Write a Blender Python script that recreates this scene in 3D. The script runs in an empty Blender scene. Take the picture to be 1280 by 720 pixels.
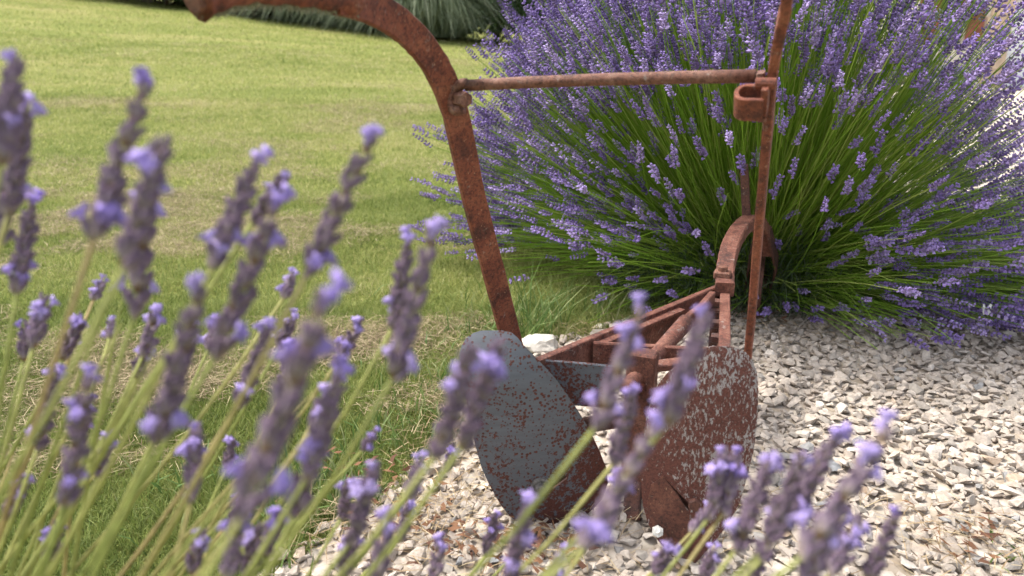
import bpy, bmesh, math, random
import numpy as np
from mathutils import Vector, Matrix, noise as mnoise

random.seed(7)
rng = np.random.default_rng(11)
R = math.radians
SC = bpy.context.scene
COL = SC.collection

# ------------------------------------------------------------------ camera
CAM_H, PITCH, FPX = 0.85, R(17.5), 950.0
cam_d = bpy.data.cameras.new('camera')
cam = bpy.data.objects.new('camera', cam_d)
COL.objects.link(cam)
cam.location = (0, 0, CAM_H)
cam.rotation_euler = (R(90) - PITCH, 0, 0)
cam_d.sensor_width = 36
cam_d.lens = 36 * FPX / 1280
cam_d.clip_start = 0.02
cam_d.clip_end = 2000
cam_d.dof.use_dof = True
cam_d.dof.focus_distance = 1.6
cam_d.dof.aperture_fstop = 4.6
SC.camera = cam

# ------------------------------------------------------------------ light
SUN_EL, SUN_AZ = R(62), R(-70)          # azimuth measured from +Y (away from the camera), towards -X
world = bpy.data.worlds.new('World')
SC.world = world
world.use_nodes = True
wn = world.node_tree.nodes; wl = world.node_tree.links
bg = wn['Background']
sky = wn.new('ShaderNodeTexSky')
sky.sky_type = 'NISHITA'
sky.sun_disc = False
sky.sun_elevation = SUN_EL
sky.sun_rotation = SUN_AZ
sky.dust_density = 4.0
sky.air_density = 1.0
hsv = wn.new('ShaderNodeHueSaturation')
hsv.inputs['Saturation'].default_value = 0.45
wl.new(sky.outputs[0], hsv.inputs['Color'])
wl.new(hsv.outputs[0], bg.inputs['Color'])
bg.inputs['Strength'].default_value = 0.15
sun_d = bpy.data.lights.new('sun', 'SUN')
sun_d.energy = 1.5
sun_d.angle = R(10)
sun_d.color = (1.0, 0.95, 0.86)
sun = bpy.data.objects.new('sun', sun_d)
COL.objects.link(sun)
sdir = Vector((math.sin(SUN_AZ) * math.cos(SUN_EL), math.cos(SUN_AZ) * math.cos(SUN_EL), math.sin(SUN_EL)))
sun.rotation_euler = sdir.to_track_quat('Z', 'Y').to_euler()
sun.location = (0, 0, 8)
SC.view_settings.view_transform = 'Standard'
SC.view_settings.look = 'None'
SC.view_settings.gamma = 1
SC.view_settings.exposure = 1.52

# ------------------------------------------------------------------ pixel helpers (a pixel is a direction only)
UPV = Vector((0, math.sin(PITCH), math.cos(PITCH)))
FWD = Vector((0, math.cos(PITCH), -math.sin(PITCH)))
RGT = Vector((1, 0, 0))
CAMP = Vector((0, 0, CAM_H))
def ray(px, py):
    return RGT * ((px - 640) / FPX) + UPV * ((360 - py) / FPX) + FWD
def PD(px, py, d): return CAMP + ray(px, py) * d                    # depth along the axis
def PY(px, py, y):
    r = ray(px, py); return CAMP + r * (y / r.y)                    # ground distance y
def PZ(px, py, z):
    r = ray(px, py); return CAMP + r * ((z - CAM_H) / r.z)          # height z
def project(p):
    v = Vector(p) - CAMP; d = v.dot(FWD)
    return 640 + FPX * v.dot(RGT) / d, 360 - FPX * v.dot(UPV) / d, d

# ------------------------------------------------------------------ object helpers
def tag(o, label=None, cat=None, group=None, kind=None):
    if label: o['label'] = label
    if cat: o['category'] = cat
    if group: o['group'] = group
    if kind: o['kind'] = kind
    return o
def empty(name, loc=(0, 0, 0)):
    o = bpy.data.objects.new(name, None)
    o.empty_display_size = 0.05
    o.location = loc
    COL.objects.link(o)
    return o
def link(name, me, parent=None, mats=()):
    for m in mats: me.materials.append(m)
    o = bpy.data.objects.new(name, me)
    COL.objects.link(o)
    if parent is not None:
        o.parent = parent
        # every parent sits unrotated at its own location: keep world coordinates
        o.location = -world_loc(parent)
    return o
def world_loc(o):
    v = Vector(o.location)
    while o.parent is not None:
        o = o.parent; v += Vector(o.location)
    return v
def mesh(name, verts, faces, smooth=False):
    me = bpy.data.meshes.new(name)
    me.from_pydata([tuple(v) for v in verts], [], faces)
    if smooth: me.polygons.foreach_set('use_smooth', [True] * len(me.polygons))
    me.update()
    return me
def tri_mesh(name, V, F, mi=None, tint=None, smooth=False):
    """big triangle mesh from numpy arrays"""
    me = bpy.data.meshes.new(name)
    V = np.asarray(V, dtype=np.float32); F = np.asarray(F, dtype=np.int32)
    me.vertices.add(len(V)); me.vertices.foreach_set('co', V.ravel())
    me.loops.add(F.size); me.loops.foreach_set('vertex_index', F.ravel())
    me.polygons.add(len(F)); me.polygons.foreach_set('loop_start', np.arange(0, F.size, 3, dtype=np.int32))
    if mi is not None: me.polygons.foreach_set('material_index', np.asarray(mi, dtype=np.int32))
    me.polygons.foreach_set('use_smooth', np.full(len(F), smooth))
    if tint is not None:
        a = me.attributes.new('tint', 'FLOAT', 'POINT')
        a.data.foreach_set('value', np.asarray(tint, dtype=np.float32))
    me.update(calc_edges=True)
    return me
def merged(name, templates, which, rot, loc, tint, smooth=False):
    """templates: list of (V, F, mi); which: template index per copy; rot (M,3,3) incl. scale; loc (M,3)"""
    Vs, Fs, Ms, Ts = [], [], [], []
    off = 0
    for t, (V, F, mi) in enumerate(templates):
        idx = np.nonzero(which == t)[0]
        if len(idx) == 0: continue
        W = np.einsum('mij,vj->mvi', rot[idx], V) + loc[idx][:, None, :]
        Vs.append(W.reshape(-1, 3))
        Fs.append((F[None] + (np.arange(len(idx)) * len(V))[:, None, None] + off).reshape(-1, 3))
        Ms.append(np.tile(mi, len(idx)))
        Ts.append(np.repeat(tint[idx], len(V)))
        off += len(idx) * len(V)
    return tri_mesh(name, np.concatenate(Vs), np.concatenate(Fs), np.concatenate(Ms), np.concatenate(Ts), smooth)
def bm_to_np(bm):
    bmesh.ops.triangulate(bm, faces=bm.faces[:])
    bm.verts.index_update()
    V = np.array([v.co[:] for v in bm.verts]); F = np.array([[v.index for v in f.verts] for f in bm.faces])
    return V, F, np.array([f.material_index for f in bm.faces])

def frames(pts, up0=Vector((0, 0, 1))):
    pts = [Vector(p) for p in pts]; n = len(pts); out = []
    prev = None
    for i in range(n):
        t = (pts[min(i + 1, n - 1)] - pts[max(i - 1, 0)]).normalized()
        if prev is None:
            a = up0 - t * up0.dot(t)
            if a.length < 1e-3: a = Vector((1, 0, 0)) - t * t.x
        else:
            a = prev - t * prev.dot(t)
        a.normalize(); prev = a
        out.append((t, a, t.cross(a).normalized()))
    return out
def catmull(pts, k=5):
    P = [Vector(p) for p in pts]; P = [P[0] * 2 - P[1]] + P + [P[-1] * 2 - P[-2]]
    out = []
    for i in range(1, len(P) - 2):
        for j in range(k):
            t = j / k
            out.append(0.5 * (2 * P[i] + (P[i + 1] - P[i - 1]) * t + (2 * P[i - 1] - 5 * P[i] + 4 * P[i + 1] - P[i + 2]) * t * t
                       + (3 * P[i] - P[i - 1] - 3 * P[i + 1] + P[i + 2]) * t ** 3))
    out.append(P[-2])
    return out
def tube(pts, radii, n=8, rough=0.0):
    pts = [Vector(p) for p in pts]
    if not hasattr(radii, '__len__'): radii = [radii] * len(pts)
    V, F = [], []
    for i, (p, (t, a, b)) in enumerate(zip(pts, frames(pts))):
        for j in range(n):
            w = 2 * math.pi * j / n
            r = radii[i] * (1 + random.uniform(-rough, rough))
            V.append(p + (a * math.cos(w) + b * math.sin(w)) * r)
    for i in range(len(pts) - 1):
        for j in range(n):
            F.append((i * n + j, i * n + (j + 1) % n, (i + 1) * n + (j + 1) % n, (i + 1) * n + j))
    F.append(tuple(range(n - 1, -1, -1))); F.append(tuple(range((len(pts) - 1) * n, len(pts) * n)))
    return V, F
def sweep_rect(pts, normals, width, thick, bev=0.0015, jit=0.0):
    """flat bar: thick along normals[i], width along tangent x normal; bevelled edges"""
    pts = [Vector(p) for p in pts]; V, F = [], []; n = len(pts)
    if not hasattr(width, '__len__'): width = [width] * n
    if not hasattr(thick, '__len__'): thick = [thick] * n
    for i, p in enumerate(pts):
        t = (pts[min(i + 1, n - 1)] - pts[max(i - 1, 0)]).normalized()
        nn = Vector(normals[i] if isinstance(normals, list) else normals)
        nn = (nn - t * nn.dot(t)).normalized(); b = t.cross(nn).normalized()
        w, h = width[i] / 2, thick[i] / 2
        for (x, y) in ((w, h - bev), (w - bev, h), (-w + bev, h), (-w, h - bev), (-w, -h + bev), (-w + bev, -h), (w - bev, -h), (w, -h + bev)):
            V.append(p + b * (x + random.uniform(-jit, jit)) + nn * (y + random.uniform(-jit, jit) * .5))
    for i in range(n - 1):
        for j in range(8):
            F.append((i * 8 + j, i * 8 + (j + 1) % 8, (i + 1) * 8 + (j + 1) % 8, (i + 1) * 8 + j))
    F.append(tuple(range(7, -1, -1))); F.append(tuple(range((n - 1) * 8, n * 8)))
    return V, F
def join(*vf):
    V, F = [], []
    for v, f in vf:
        o = len(V); V += list(v); F += [tuple(i + o for i in q) for q in f]
    return V, F
def box(c, ax, ay, az):
    """box with centre c and half-extent vectors"""
    c, ax, ay, az = map(Vector, (c, ax, ay, az))
    V = [c + ax * i + ay * j + az * k for i in (-1, 1) for j in (-1, 1) for k in (-1, 1)]
    F = [(0, 1, 3, 2), (4, 6, 7, 5), (0, 4, 5, 1), (2, 3, 7, 6), (0, 2, 6, 4), (1, 5, 7, 3)]
    return V, F
def fixn(me):
    bm = bmesh.new(); bm.from_mesh(me); bmesh.ops.recalc_face_normals(bm, faces=bm.faces[:]); bm.to_mesh(me); bm.free()
    return me
def bevel(me, w=0.002, seg=1):
    bm = bmesh.new(); bm.from_mesh(me)
    bmesh.ops.recalc_face_normals(bm, faces=bm.faces[:])
    bmesh.ops.bevel(bm, geom=bm.edges[:], offset=w, segments=seg, affect='EDGES', clamp_overlap=True)
    bm.to_mesh(me); bm.free(); return me

# ------------------------------------------------------------------ materials
def newmat(name):
    m = bpy.data.materials.new(name); m.use_nodes = True
    nt = m.node_tree
    return m, nt, nt.nodes, nt.links, nt.nodes['Principled BSDF']
def ramp(N, stops, interp='LINEAR'):
    r = N.new('ShaderNodeValToRGB'); r.color_ramp.interpolation = interp
    e = r.color_ramp.elements
    while len(e) > 1: e.remove(e[-1])
    e[0].position, e[0].color = stops[0][0], (*stops[0][1], 1)
    for p, c in stops[1:]:
        k = e.new(p); k.color = (*c, 1)
    return r
def noisen(N, L, vec, scale, detail=4, rough=.6, dist=0):
    n = N.new('ShaderNodeTexNoise'); n.inputs['Scale'].default_value = scale
    n.inputs['Detail'].default_value = detail; n.inputs['Roughness'].default_value = rough
    n.inputs['Distortion'].default_value = dist
    if vec is not None: L.new(vec, n.inputs['Vector'])
    return n
def mixc(N, L, fac, a, b, mode='MIX'):
    m = N.new('ShaderNodeMix'); m.data_type = 'RGBA'; m.blend_type = mode
    for s, v in ((m.inputs[0], fac), (m.inputs[6], a), (m.inputs[7], b)):
        if isinstance(v, (int, float)): s.default_value = v
        elif isinstance(v, tuple): s.default_value = (*v, 1)
        else: L.new(v, s)
    return m.outputs[2]
def bump(N, L, h, p, strength=.5, dist=.002):
    b = N.new('ShaderNodeBump'); b.inputs['Strength'].default_value = strength; b.inputs['Distance'].default_value = dist
    L.new(h, b.inputs['Height']); L.new(b.outputs[0], p.inputs['Normal'])

def geo_pos(N):
    return N.new('ShaderNodeNewGeometry').outputs['Position']

def mat_rust(name, dark, mid, light, pale=0.25):
    m, nt, N, L, p = newmat(name)
    pos = geo_pos(N)
    mp = N.new('ShaderNodeMapping'); mp.inputs['Scale'].default_value = (1, 1, .45); L.new(pos, mp.inputs[0])
    a = noisen(N, L, pos, 26, 9, .7, .3)
    b = noisen(N, L, pos, 210, 6, .75)
    c = noisen(N, L, pos, 48, 8, .75, .5)
    e = noisen(N, L, mp.outputs[0], 260, 3, .6)
    r = ramp(N, [(.34, dark), (.5, mid), (.68, light)]); L.new(a.outputs[0], r.inputs[0])
    r2 = ramp(N, [(.38, (.30, .28, .28)), (.52, (1, 1, 1)), (.7, (1.25, 1.2, 1.15))]); L.new(b.outputs[0], r2.inputs[0])
    col = mixc(N, L, .85, r.outputs[0], r2.outputs[0], 'MULTIPLY')
    r3 = ramp(N, [(.60, (0, 0, 0)), (.66, (pale, pale, pale))]); L.new(c.outputs[0], r3.inputs[0])
    col = mixc(N, L, r3.outputs[0], col, (.27, .22, .19))
    r4 = ramp(N, [(.66, (0, 0, 0)), (.70, (.75, .75, .75))]); L.new(e.outputs[0], r4.inputs[0])
    col = mixc(N, L, r4.outputs[0], col, (.36, .21, .13))
    L.new(col, p.inputs['Base Color'])
    p.inputs['Roughness'].default_value = .72
    p.inputs['Specular IOR Level'].default_value = .4
    bump(N, L, b.outputs[0], p, .8, .002)
    return m
RUST = mat_rust('rust', (.058, .017, .010), (.170, .046, .022), (.25, .088, .044), .5)
RUST_ROD = mat_rust('rust_rod', (.085, .034, .022), (.155, .062, .038), (.22, .12, .085), .7)
RUST_DARK = mat_rust('rust_dark', (.030, .013, .010), (.070, .026, .018), (.13, .05, .03), .3)
RUST_FRAME = mat_rust('rust_frame', (.055, .019, .013), (.135, .046, .029), (.22, .10, .068), .7)

RUST_DULL = mat_rust('rust_dull', (.05, .018, .012), (.105, .036, .023), (.15, .06, .038), .6)
def mat_plate(name, steel, rust, amount, stretch, sc, grad=None):
    m, nt, N, L, p = newmat(name)
    pos = geo_pos(N)
    mp = N.new('ShaderNodeMapping'); mp.inputs['Scale'].default_value = stretch
    mp.inputs['Rotation'].default_value = (0, R(35), 0)
    L.new(pos, mp.inputs['Vector'])
    big = noisen(N, L, pos, 7, 4, .6)
    sp = noisen(N, L, mp.outputs[0], sc, 5, .72, .3)
    fine = noisen(N, L, pos, 300, 3, .6)
    add = N.new('ShaderNodeMath'); add.operation = 'MULTIPLY_ADD'
    L.new(big.outputs[0], add.inputs[0]); add.inputs[1].default_value = .55; L.new(sp.outputs[0], add.inputs[2])
    if grad:
        dt = N.new('ShaderNodeVectorMath'); dt.operation = 'DOT_PRODUCT'; L.new(pos, dt.inputs[0]); dt.inputs[1].default_value = grad[0]
        cl = N.new('ShaderNodeMapRange'); L.new(dt.outputs['Value'], cl.inputs[0]); cl.inputs[1].default_value = grad[1]; cl.inputs[2].default_value = grad[2]; cl.inputs[3].default_value = 0; cl.inputs[4].default_value = grad[3]
        ad2 = N.new('ShaderNodeMath'); ad2.operation = 'ADD'; L.new(add.outputs[0], ad2.inputs[0]); L.new(cl.outputs[0], ad2.inputs[1]); add = ad2
    r = ramp(N, [(amount, (0, 0, 0)), (amount + .045, (1, 1, 1))]); L.new(add.outputs[0], r.inputs[0])
    vo = N.new('ShaderNodeTexVoronoi'); vo.inputs['Scale'].default_value = 150; L.new(pos, vo.inputs['Vector'])
    dn = noisen(N, L, pos, 16, 4, .6)
    thr = N.new('ShaderNodeMapRange'); L.new(dn.outputs[0], thr.inputs[0]); thr.inputs[1].default_value = .33; thr.inputs[2].default_value = .70; thr.inputs[3].default_value = .0; thr.inputs[4].default_value = .60
    sb = N.new('ShaderNodeMath'); sb.operation = 'SUBTRACT'; L.new(thr.outputs[0], sb.inputs[0]); L.new(vo.outputs['Distance'], sb.inputs[1])
    dm_ = N.new('ShaderNodeMapRange'); L.new(sb.outputs[0], dm_.inputs[0]); dm_.inputs[1].default_value = -.06; dm_.inputs[2].default_value = .06
    mxm = N.new('ShaderNodeMath'); mxm.operation = 'MAXIMUM'; L.new(r.outputs[0], mxm.inputs[0]); L.new(dm_.outputs[0], mxm.inputs[1])
    r = mxm
    ms = N.new('ShaderNodeMapping'); ms.inputs['Rotation'].default_value = (0, R(50), 0); ms.inputs['Scale'].default_value = (.12, 1, 1); L.new(pos, ms.inputs[0])
    mott = noisen(N, L, ms.outputs[0], 90, 6, .65)
    rs = ramp(N, [(.3, tuple(x * .84 for x in steel)), (.7, tuple(x * 1.14 for x in steel))]); L.new(mott.outputs[0], rs.inputs[0])
    rr = ramp(N, [(.3, tuple(x * .45 for x in rust)), (.7, tuple(x * 1.3 for x in rust))]); L.new(fine.outputs[0], rr.inputs[0])
    col = mixc(N, L, r.outputs[0], rs.outputs[0], rr.outputs[0])
    L.new(col, p.inputs['Base Color'])
    rg = ramp(N, [(0, (.5, .5, .5)), (1, (.85, .85, .85))]); L.new(r.outputs[0], rg.inputs[0]); L.new(rg.outputs[0], p.inputs['Roughness'])
    p.inputs['Specular IOR Level'].default_value = .4
    bump(N, L, r.outputs[0], p, .35, .001)
    return m
STEEL = mat_plate('blue_grey_plate', (.080, .088, .102), (.085, .025, .016), .825, (1, 1, 1), 110, ((.8, 0, -.6), -.06, .11, .17))
STREAK = mat_plate('streaked_plate', (.25, .225, .215), (.100, .034, .024), .70, (1.9, 1.9, .75), 120, ((0, 0, -1), -.16, 0, .18))

def mat_plain(name, col, rough=.8, var=.25, scale=30, spec=.3):
    m, nt, N, L, p = newmat(name)
    n = noisen(N, L, geo_pos(N), scale, 5, .6)
    r = ramp(N, [(.3, tuple(c * (1 - var) for c in col)), (.7, tuple(min(1, c * (1 + var)) for c in col))])
    L.new(n.outputs[0], r.inputs[0]); L.new(r.outputs[0], p.inputs['Base Color'])
    p.inputs['Roughness'].default_value = rough; p.inputs['Specular IOR Level'].default_value = spec
    return m
def mat_tint(name, stops, transl=0.0, rough=.7, objrand=False, noise_scale=None, spec=.25, bumpy=0):
    """colour from the per-piece 'tint' attribute (or the object's random number)"""
    m, nt, N, L, p = newmat(name)
    if objrand: s = N.new('ShaderNodeObjectInfo').outputs['Random']
    else:
        a = N.new('ShaderNodeAttribute'); a.attribute_name = 'tint'; s = a.outputs['Fac']
    r = ramp(N, stops); L.new(s, r.inputs[0]); col = r.outputs[0]
    if noise_scale:
        n = noisen(N, L, geo_pos(N), noise_scale, 5, .65)
        rn = ramp(N, [(.3, (.62, .62, .62)), (.65, (1.1, 1.1, 1.1))]); L.new(n.outputs[0], rn.inputs[0])
        col = mixc(N, L, 1.0, col, rn.outputs[0], 'MULTIPLY')
        if bumpy: bump(N, L, n.outputs[0], p, bumpy, .002)
    L.new(col, p.inputs['Base Color'])
    p.inputs['Roughness'].default_value = rough; p.inputs['Specular IOR Level'].default_value = spec
    if transl:
        t = N.new('ShaderNodeBsdfTranslucent'); L.new(col, t.inputs[0])
        mx = N.new('ShaderNodeMixShader'); mx.inputs[0].default_value = transl
        L.new(p.outputs[0], mx.inputs[1]); L.new(t.outputs[0], mx.inputs[2])
        L.new(mx.outputs[0], N['Material Output'].inputs[0])
    return m
GRASS = mat_tint('grass_blades', [(0, (.09, .125, .025)), (.35, (.205, .255, .065)), (.75, (.36, .37, .13)), (1, (.50, .45, .24))], .45, .6)
LONGGRASS = mat_tint('long_grass', [(0, (.07, .13, .03)), (.6, (.15, .22, .06)), (1, (.33, .33, .16))], .35, .55)
STRAW = mat_tint('dry_straw', [(0, (.13, .085, .045)), (.5, (.28, .20, .11)), (1, (.42, .34, .21))], .1, .8)
CLIP = mat_tint('clippings', [(0, (.09, .062, .036)), (.5, (.21, .155, .09)), (1, (.42, .35, .21))], .1, .85)
DEADLEAF = mat_tint('dead_leaf', [(0, (.07, .03, .02)), (1, (.20, .10, .05))], .1, .8)
STONE_STOPS = [(0, (.24, .245, .25)), (.12, (.31, .275, .235)), (.4, (.385, .325, .27)), (.75, (.455, .39, .325)), (.93, (.53, .475, .415)), (1, (.40, .28, .18))]
STONE_M = mat_tint('gravel_stone', STONE_STOPS, 0, .85, False, 90, .2, .5)
STONE_P = mat_tint('gravel_stone_single', STONE_STOPS, 0, .85, True, 90, .2, .5)
LEAF = mat_tint('lavender_leaf', [(0, (.045, .075, .03)), (.6, (.085, .125, .055)), (1, (.15, .19, .11))], .25, .65)
STEM = mat_tint('lavender_stem', [(0, (.17, .30, .03)), (.6, (.30, .46, .06)), (1, (.44, .50, .15))], .5, .5)
FSTEM = mat_tint('near_stem', [(0, (.30, .34, .09)), (.75, (.46, .46, .16)), (1, (.46, .35, .17))], .35, .6, True, 120)
CALYX = mat_tint('lavender_calyx', [(0, (.09, .065, .13)), (1, (.20, .15, .27))], .1, .75)
COROLLA = mat_tint('lavender_corolla', [(0, (.20, .135, .36)), (.6, (.30, .215, .50)), (1, (.46, .36, .64))], .25, .6)
CALYX_P = mat_tint('lavender_calyx_single', [(0, (.09, .065, .13)), (1, (.20, .15, .27))], .1, .75, True)
COROLLA_P = mat_tint('lavender_corolla_single', [(0, (.20, .135, .36)), (.6, (.30, .215, .50)), (1, (.46, .36, .64))], .25, .6, True)
NCALYX = mat_tint('near_calyx', [(0, (.40, .34, .27)), (.35, (.31, .245, .26)), (.72, (.20, .145, .205)), (1, (.14, .092, .13))], .15, .75, False, 260, .2, .6)
NBRACT = mat_plain('near_bract', (.20, .125, .065), .8, .4, 200)
NCOROLLA = mat_tint('near_corolla', [(0, (.38, .28, .68)), (1, (.56, .45, .80))], .3, .6, True, 150)

# ------------------------------------------------------------------ terrain
def smooth(a, b, x):
    t = np.clip((np.asarray(x, float) - a) / (b - a), 0, 1); return t * t * (3 - 2 * t)
def ground_h(x, y):
    x = np.asarray(x, float); y = np.asarray(y, float)
    t = np.clip((y - 4) / 21, 0, 2.2)
    return np.clip(.95 - .10 * x, 0, 4) * (t ** 1.15)
# lawn / gravel edge as seen on the ground
EDGE = [PZ(px, py, 0) for px, py in ((300, 735), (372, 690), (480, 622), (560, 550), (606, 470), (668, 436), (770, 408), (860, 392))]
EDGE = [Vector((EDGE[0].x - .25, .2, 0))] + EDGE + [Vector((.95, 3.4, 0)), Vector((2.1, 6, 0)), Vector((5.2, 12, 0)), Vector((8.3, 18, 0))]
EX = np.array([p.x for p in EDGE]); EY = np.array([p.y for p in EDGE])
def edge_x(y): return np.interp(y, EY, EX)

xs = np.concatenate([np.linspace(-400, -30, 8), np.linspace(-28, 28, 57), np.linspace(30, 400, 8)])
ys = np.concatenate([np.linspace(-60, -4, 6), np.linspace(-3, 40, 60), np.linspace(45, 900, 12)])
GX, GY = np.meshgrid(xs, ys)
GZ = ground_h(np.clip(GX, -28, 28), np.clip(GY, -3, 40))
V = np.stack([GX, GY, GZ], -1).reshape(-1, 3)
nx = len(xs)
F = [(j * nx + i, j * nx + i + 1, (j + 1) * nx + i + 1, (j + 1) * nx + i) for j in range(len(ys) - 1) for i in range(nx - 1)]
def mat_lawn():
    m, nt, N, L, p = newmat('lawn')
    pos = geo_pos(N)
    mp = N.new('ShaderNodeMapping'); mp.inputs['Scale'].default_value = (.35, 1, 1); mp.inputs['Rotation'].default_value = (0, 0, R(-10)); L.new(pos, mp.inputs[0])
    a = noisen(N, L, mp.outputs[0], .9, 6, .65, .5); b = noisen(N, L, pos, 45, 6, .75); c = noisen(N, L, pos, 6, 5, .7)
    r = ramp(N, [(.3, (.17, .20, .05)), (.5, (.23, .25, .07)), (.68, (.32, .295, .12))]); L.new(a.outputs[0], r.inputs[0])
    r2 = ramp(N, [(.3, (.45, .45, .4)), (.65, (1.15, 1.15, 1.1))]); L.new(b.outputs[0], r2.inputs[0])
    col = mixc(N, L, .9, r.outputs[0], r2.outputs[0], 'MULTIPLY')
    r3 = ramp(N, [(.35, (.75, .78, .7)), (.65, (1.1, 1.08, 1.05))]); L.new(c.outputs[0], r3.inputs[0])
    col = mixc(N, L, .8, col, r3.outputs[0], 'MULTIPLY')
    L.new(col, p.inputs['Base Color']); p.inputs['Roughness'].default_value = .95; p.inputs['Specular IOR Level'].default_value = .1
    bump(N, L, b.outputs[0], p, 1.0, .03)
    return m
LAWN = link('lawn', mesh('lawn', V, F, True), None, [mat_lawn()]); tag(LAWN, kind='structure')

# gravel bed: sheet with the edge of the lawn as its left rim
yy = np.concatenate([np.linspace(.2, 3.4, 60), np.linspace(3.6, 22, 30)])
V, F = [], []
for y in yy:
    ex = float(edge_x(y)) + .02 * math.sin(y * 23) + .015 * math.sin(y * 51)
    for k in range(7):
        x = ex + (40 - ex) * (k / 6) ** 3
        V.append((x, y, .004 + float(ground_h(x, y))))
for j in range(len(yy) - 1):
    for i in range(6): F.append((j * 7 + i, j * 7 + i + 1, (j + 1) * 7 + i + 1, (j + 1) * 7 + i))
def mat_gravelbed():
    m, nt, N, L, p = newmat('gravel_bed')
    pos = geo_pos(N)
    v = N.new('ShaderNodeTexVoronoi'); v.inputs['Scale'].default_value = 30; L.new(pos, v.inputs['Vector'])
    r = ramp(N, [(0, (.50, .45, .38)), (.5, (.42, .36, .30)), (1, (.58, .53, .46))]); L.new(v.outputs['Color'], r.inputs[0])
    d = ramp(N, [(.25, (1, 1, 1)), (.8, (.62, .58, .52))]); L.new(v.outputs['Distance'], d.inputs[0])
    col = mixc(N, L, 1, r.outputs[0], d.outputs[0], 'MULTIPLY')
    L.new(col, p.inputs['Base Color']); p.inputs['Roughness'].default_value = .95
    inv = N.new('ShaderNodeMath'); inv.operation = 'SUBTRACT'; inv.inputs[0].default_value = 1; L.new(v.outputs['Distance'], inv.inputs[1])
    bump(N, L, inv.outputs[0], p, .8, .012)
    return m
BED = link('gravel_bed', mesh('gravel_bed', V, F), None, [mat_gravelbed()]); tag(BED, kind='structure')

# ------------------------------------------------------------------ gravel stones
def stone_template(seed):
    r = random.Random(seed); bm = bmesh.new()
    ex, ey, ez = 1, r.uniform(.55, .95), r.uniform(.26, .5)
    for _ in range(11):
        v = Vector((r.gauss(0, 1), r.gauss(0, 1), r.gauss(0, 1))).normalized()
        v = Vector((math.copysign(abs(v.x) ** .7, v.x), math.copysign(abs(v.y) ** .7, v.y), math.copysign(abs(v.z) ** .7, v.z)))
        bm.verts.new((v.x * ex, v.y * ey, v.z * ez))
    res = bmesh.ops.convex_hull(bm, input=bm.verts[:])
    bmesh.ops.delete(bm, geom=[g for g in res['geom_interior'] if isinstance(g, bmesh.types.BMVert)], context='VERTS')
    bmesh.ops.recalc_face_normals(bm, faces=bm.faces[:])
    T = bm_to_np(bm); bm.free(); return T
ST = [stone_template(s) for s in range(28)]
def rand_rot(n, tilt):
    a = rng.uniform(0, 2 * np.pi, n); tx = rng.normal(0, tilt, n); ty = rng.normal(0, tilt, n)
    ca, sa = np.cos(a), np.sin(a); z = np.zeros(n); o = np.ones(n)
    Rz = np.stack([ca, -sa, z, sa, ca, z, z, z, o], -1).reshape(n, 3, 3)
    cx, sx = np.cos(tx), np.sin(tx); Rx = np.stack([o, z, z, z, cx, -sx, z, sx, cx], -1).reshape(n, 3, 3)
    cy, sy = np.cos(ty), np.sin(ty); Ry = np.stack([cy, z, sy, z, o, z, -sy, z, cy], -1).reshape(n, 3, 3)
    return Rx @ Ry @ Rz
def scatter(x0, x1, y0, y1, sp):
    gx, gy = np.meshgrid(np.arange(x0, x1, sp), np.arange(y0, y1, sp))
    gx = gx.ravel() + rng.uniform(-.5, .5, gx.size) * sp; gy = gy.ravel() + rng.uniform(-.5, .5, gy.size) * sp
    return gx, gy
def noise2(x, y, s, o=0): return np.array([mnoise.noise((a * s + o, b * s, o)) for a, b in zip(x, y)])
def proj_np(x, y, z):
    d = y * math.cos(PITCH) + (CAM_H - z) * math.sin(PITCH)
    u = y * math.sin(PITCH) - (CAM_H - z) * math.cos(PITCH)
    return 640 + FPX * x / d, 360 - FPX * u / d, d
SX, SY, SS, SZ = [], [], [], []
for (x0, x1, y0, y1, sp, r0, r1, zz) in ((-.9, 2.6, .85, 3.0, .0225, .008, .018, .006), (-.9, 2.6, .85, 3.0, .034, .011, .0225, .011), (1.2, 4.6, 3.0, 5.6, .05, .02, .035, .008)):
    x, y = scatter(x0, x1, y0, y1, sp)
    u, v, d = proj_np(x, y, 0 * x)
    k = (x > edge_x(y) - .01) & (u > -60) & (u < 1400) & (v < 790)
    k &= ~((x < edge_x(y) + .10) & (rng.random(len(x)) < .45))
    x, y = x[k], y[k]; n = len(x)
    SX.append(x); SY.append(y); SS.append(r0 + (r1 - r0) * rng.random(n) ** 1.6); SZ.append(zz + rng.uniform(-.003, .006, n))
for (px, py), k_ in zip(((610, 610), (640, 652), (680, 666), (720, 660), (750, 630), (800, 640), (812, 660), (835, 692), (860, 706), (880, 690), (905, 665), (785, 650), (945, 400)), (4, 6, 7, 7, 5, 6, 6, 7, 6, 6, 4, 6, 9)):
    p = PZ(px, py, 0)      # stones pushed up against the iron
    SX.append(p.x + rng.normal(0, .02, k_)); SY.append(p.y - .005 + rng.normal(0, .018, k_)); SS.append(rng.uniform(.009, .019, k_)); SZ.append(rng.uniform(.012, .024, k_))
SX, SY, SS, SZ = map(np.concatenate, (SX, SY, SS, SZ))
n = len(SX)
rot = rand_rot(n, .32) * SS[:, None, None]
loc = np.stack([SX, SY, SZ + SS * .12], -1)
which = rng.integers(0, len(ST), n)
tint = np.clip(rng.beta(2.2, 1.8, n), 0, 1)
u, v, d = proj_np(SX, SY, SZ)
vis = (u > 560) & (u < 1275) & (v > 400) & (v < 716) & ~((u > 575) & (u < 960) & (v < 660))
score = np.where(vis, SS / d, -1)
top = np.argsort(-score)[:300]
restm = np.ones(n, bool); restm[top] = False
g = link('gravel_stones', merged('gravel_stones', ST, which[restm], rot[restm], loc[restm], tint[restm]), BED, [STONE_M]); tag(g, kind='stuff')
st_me = []
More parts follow.
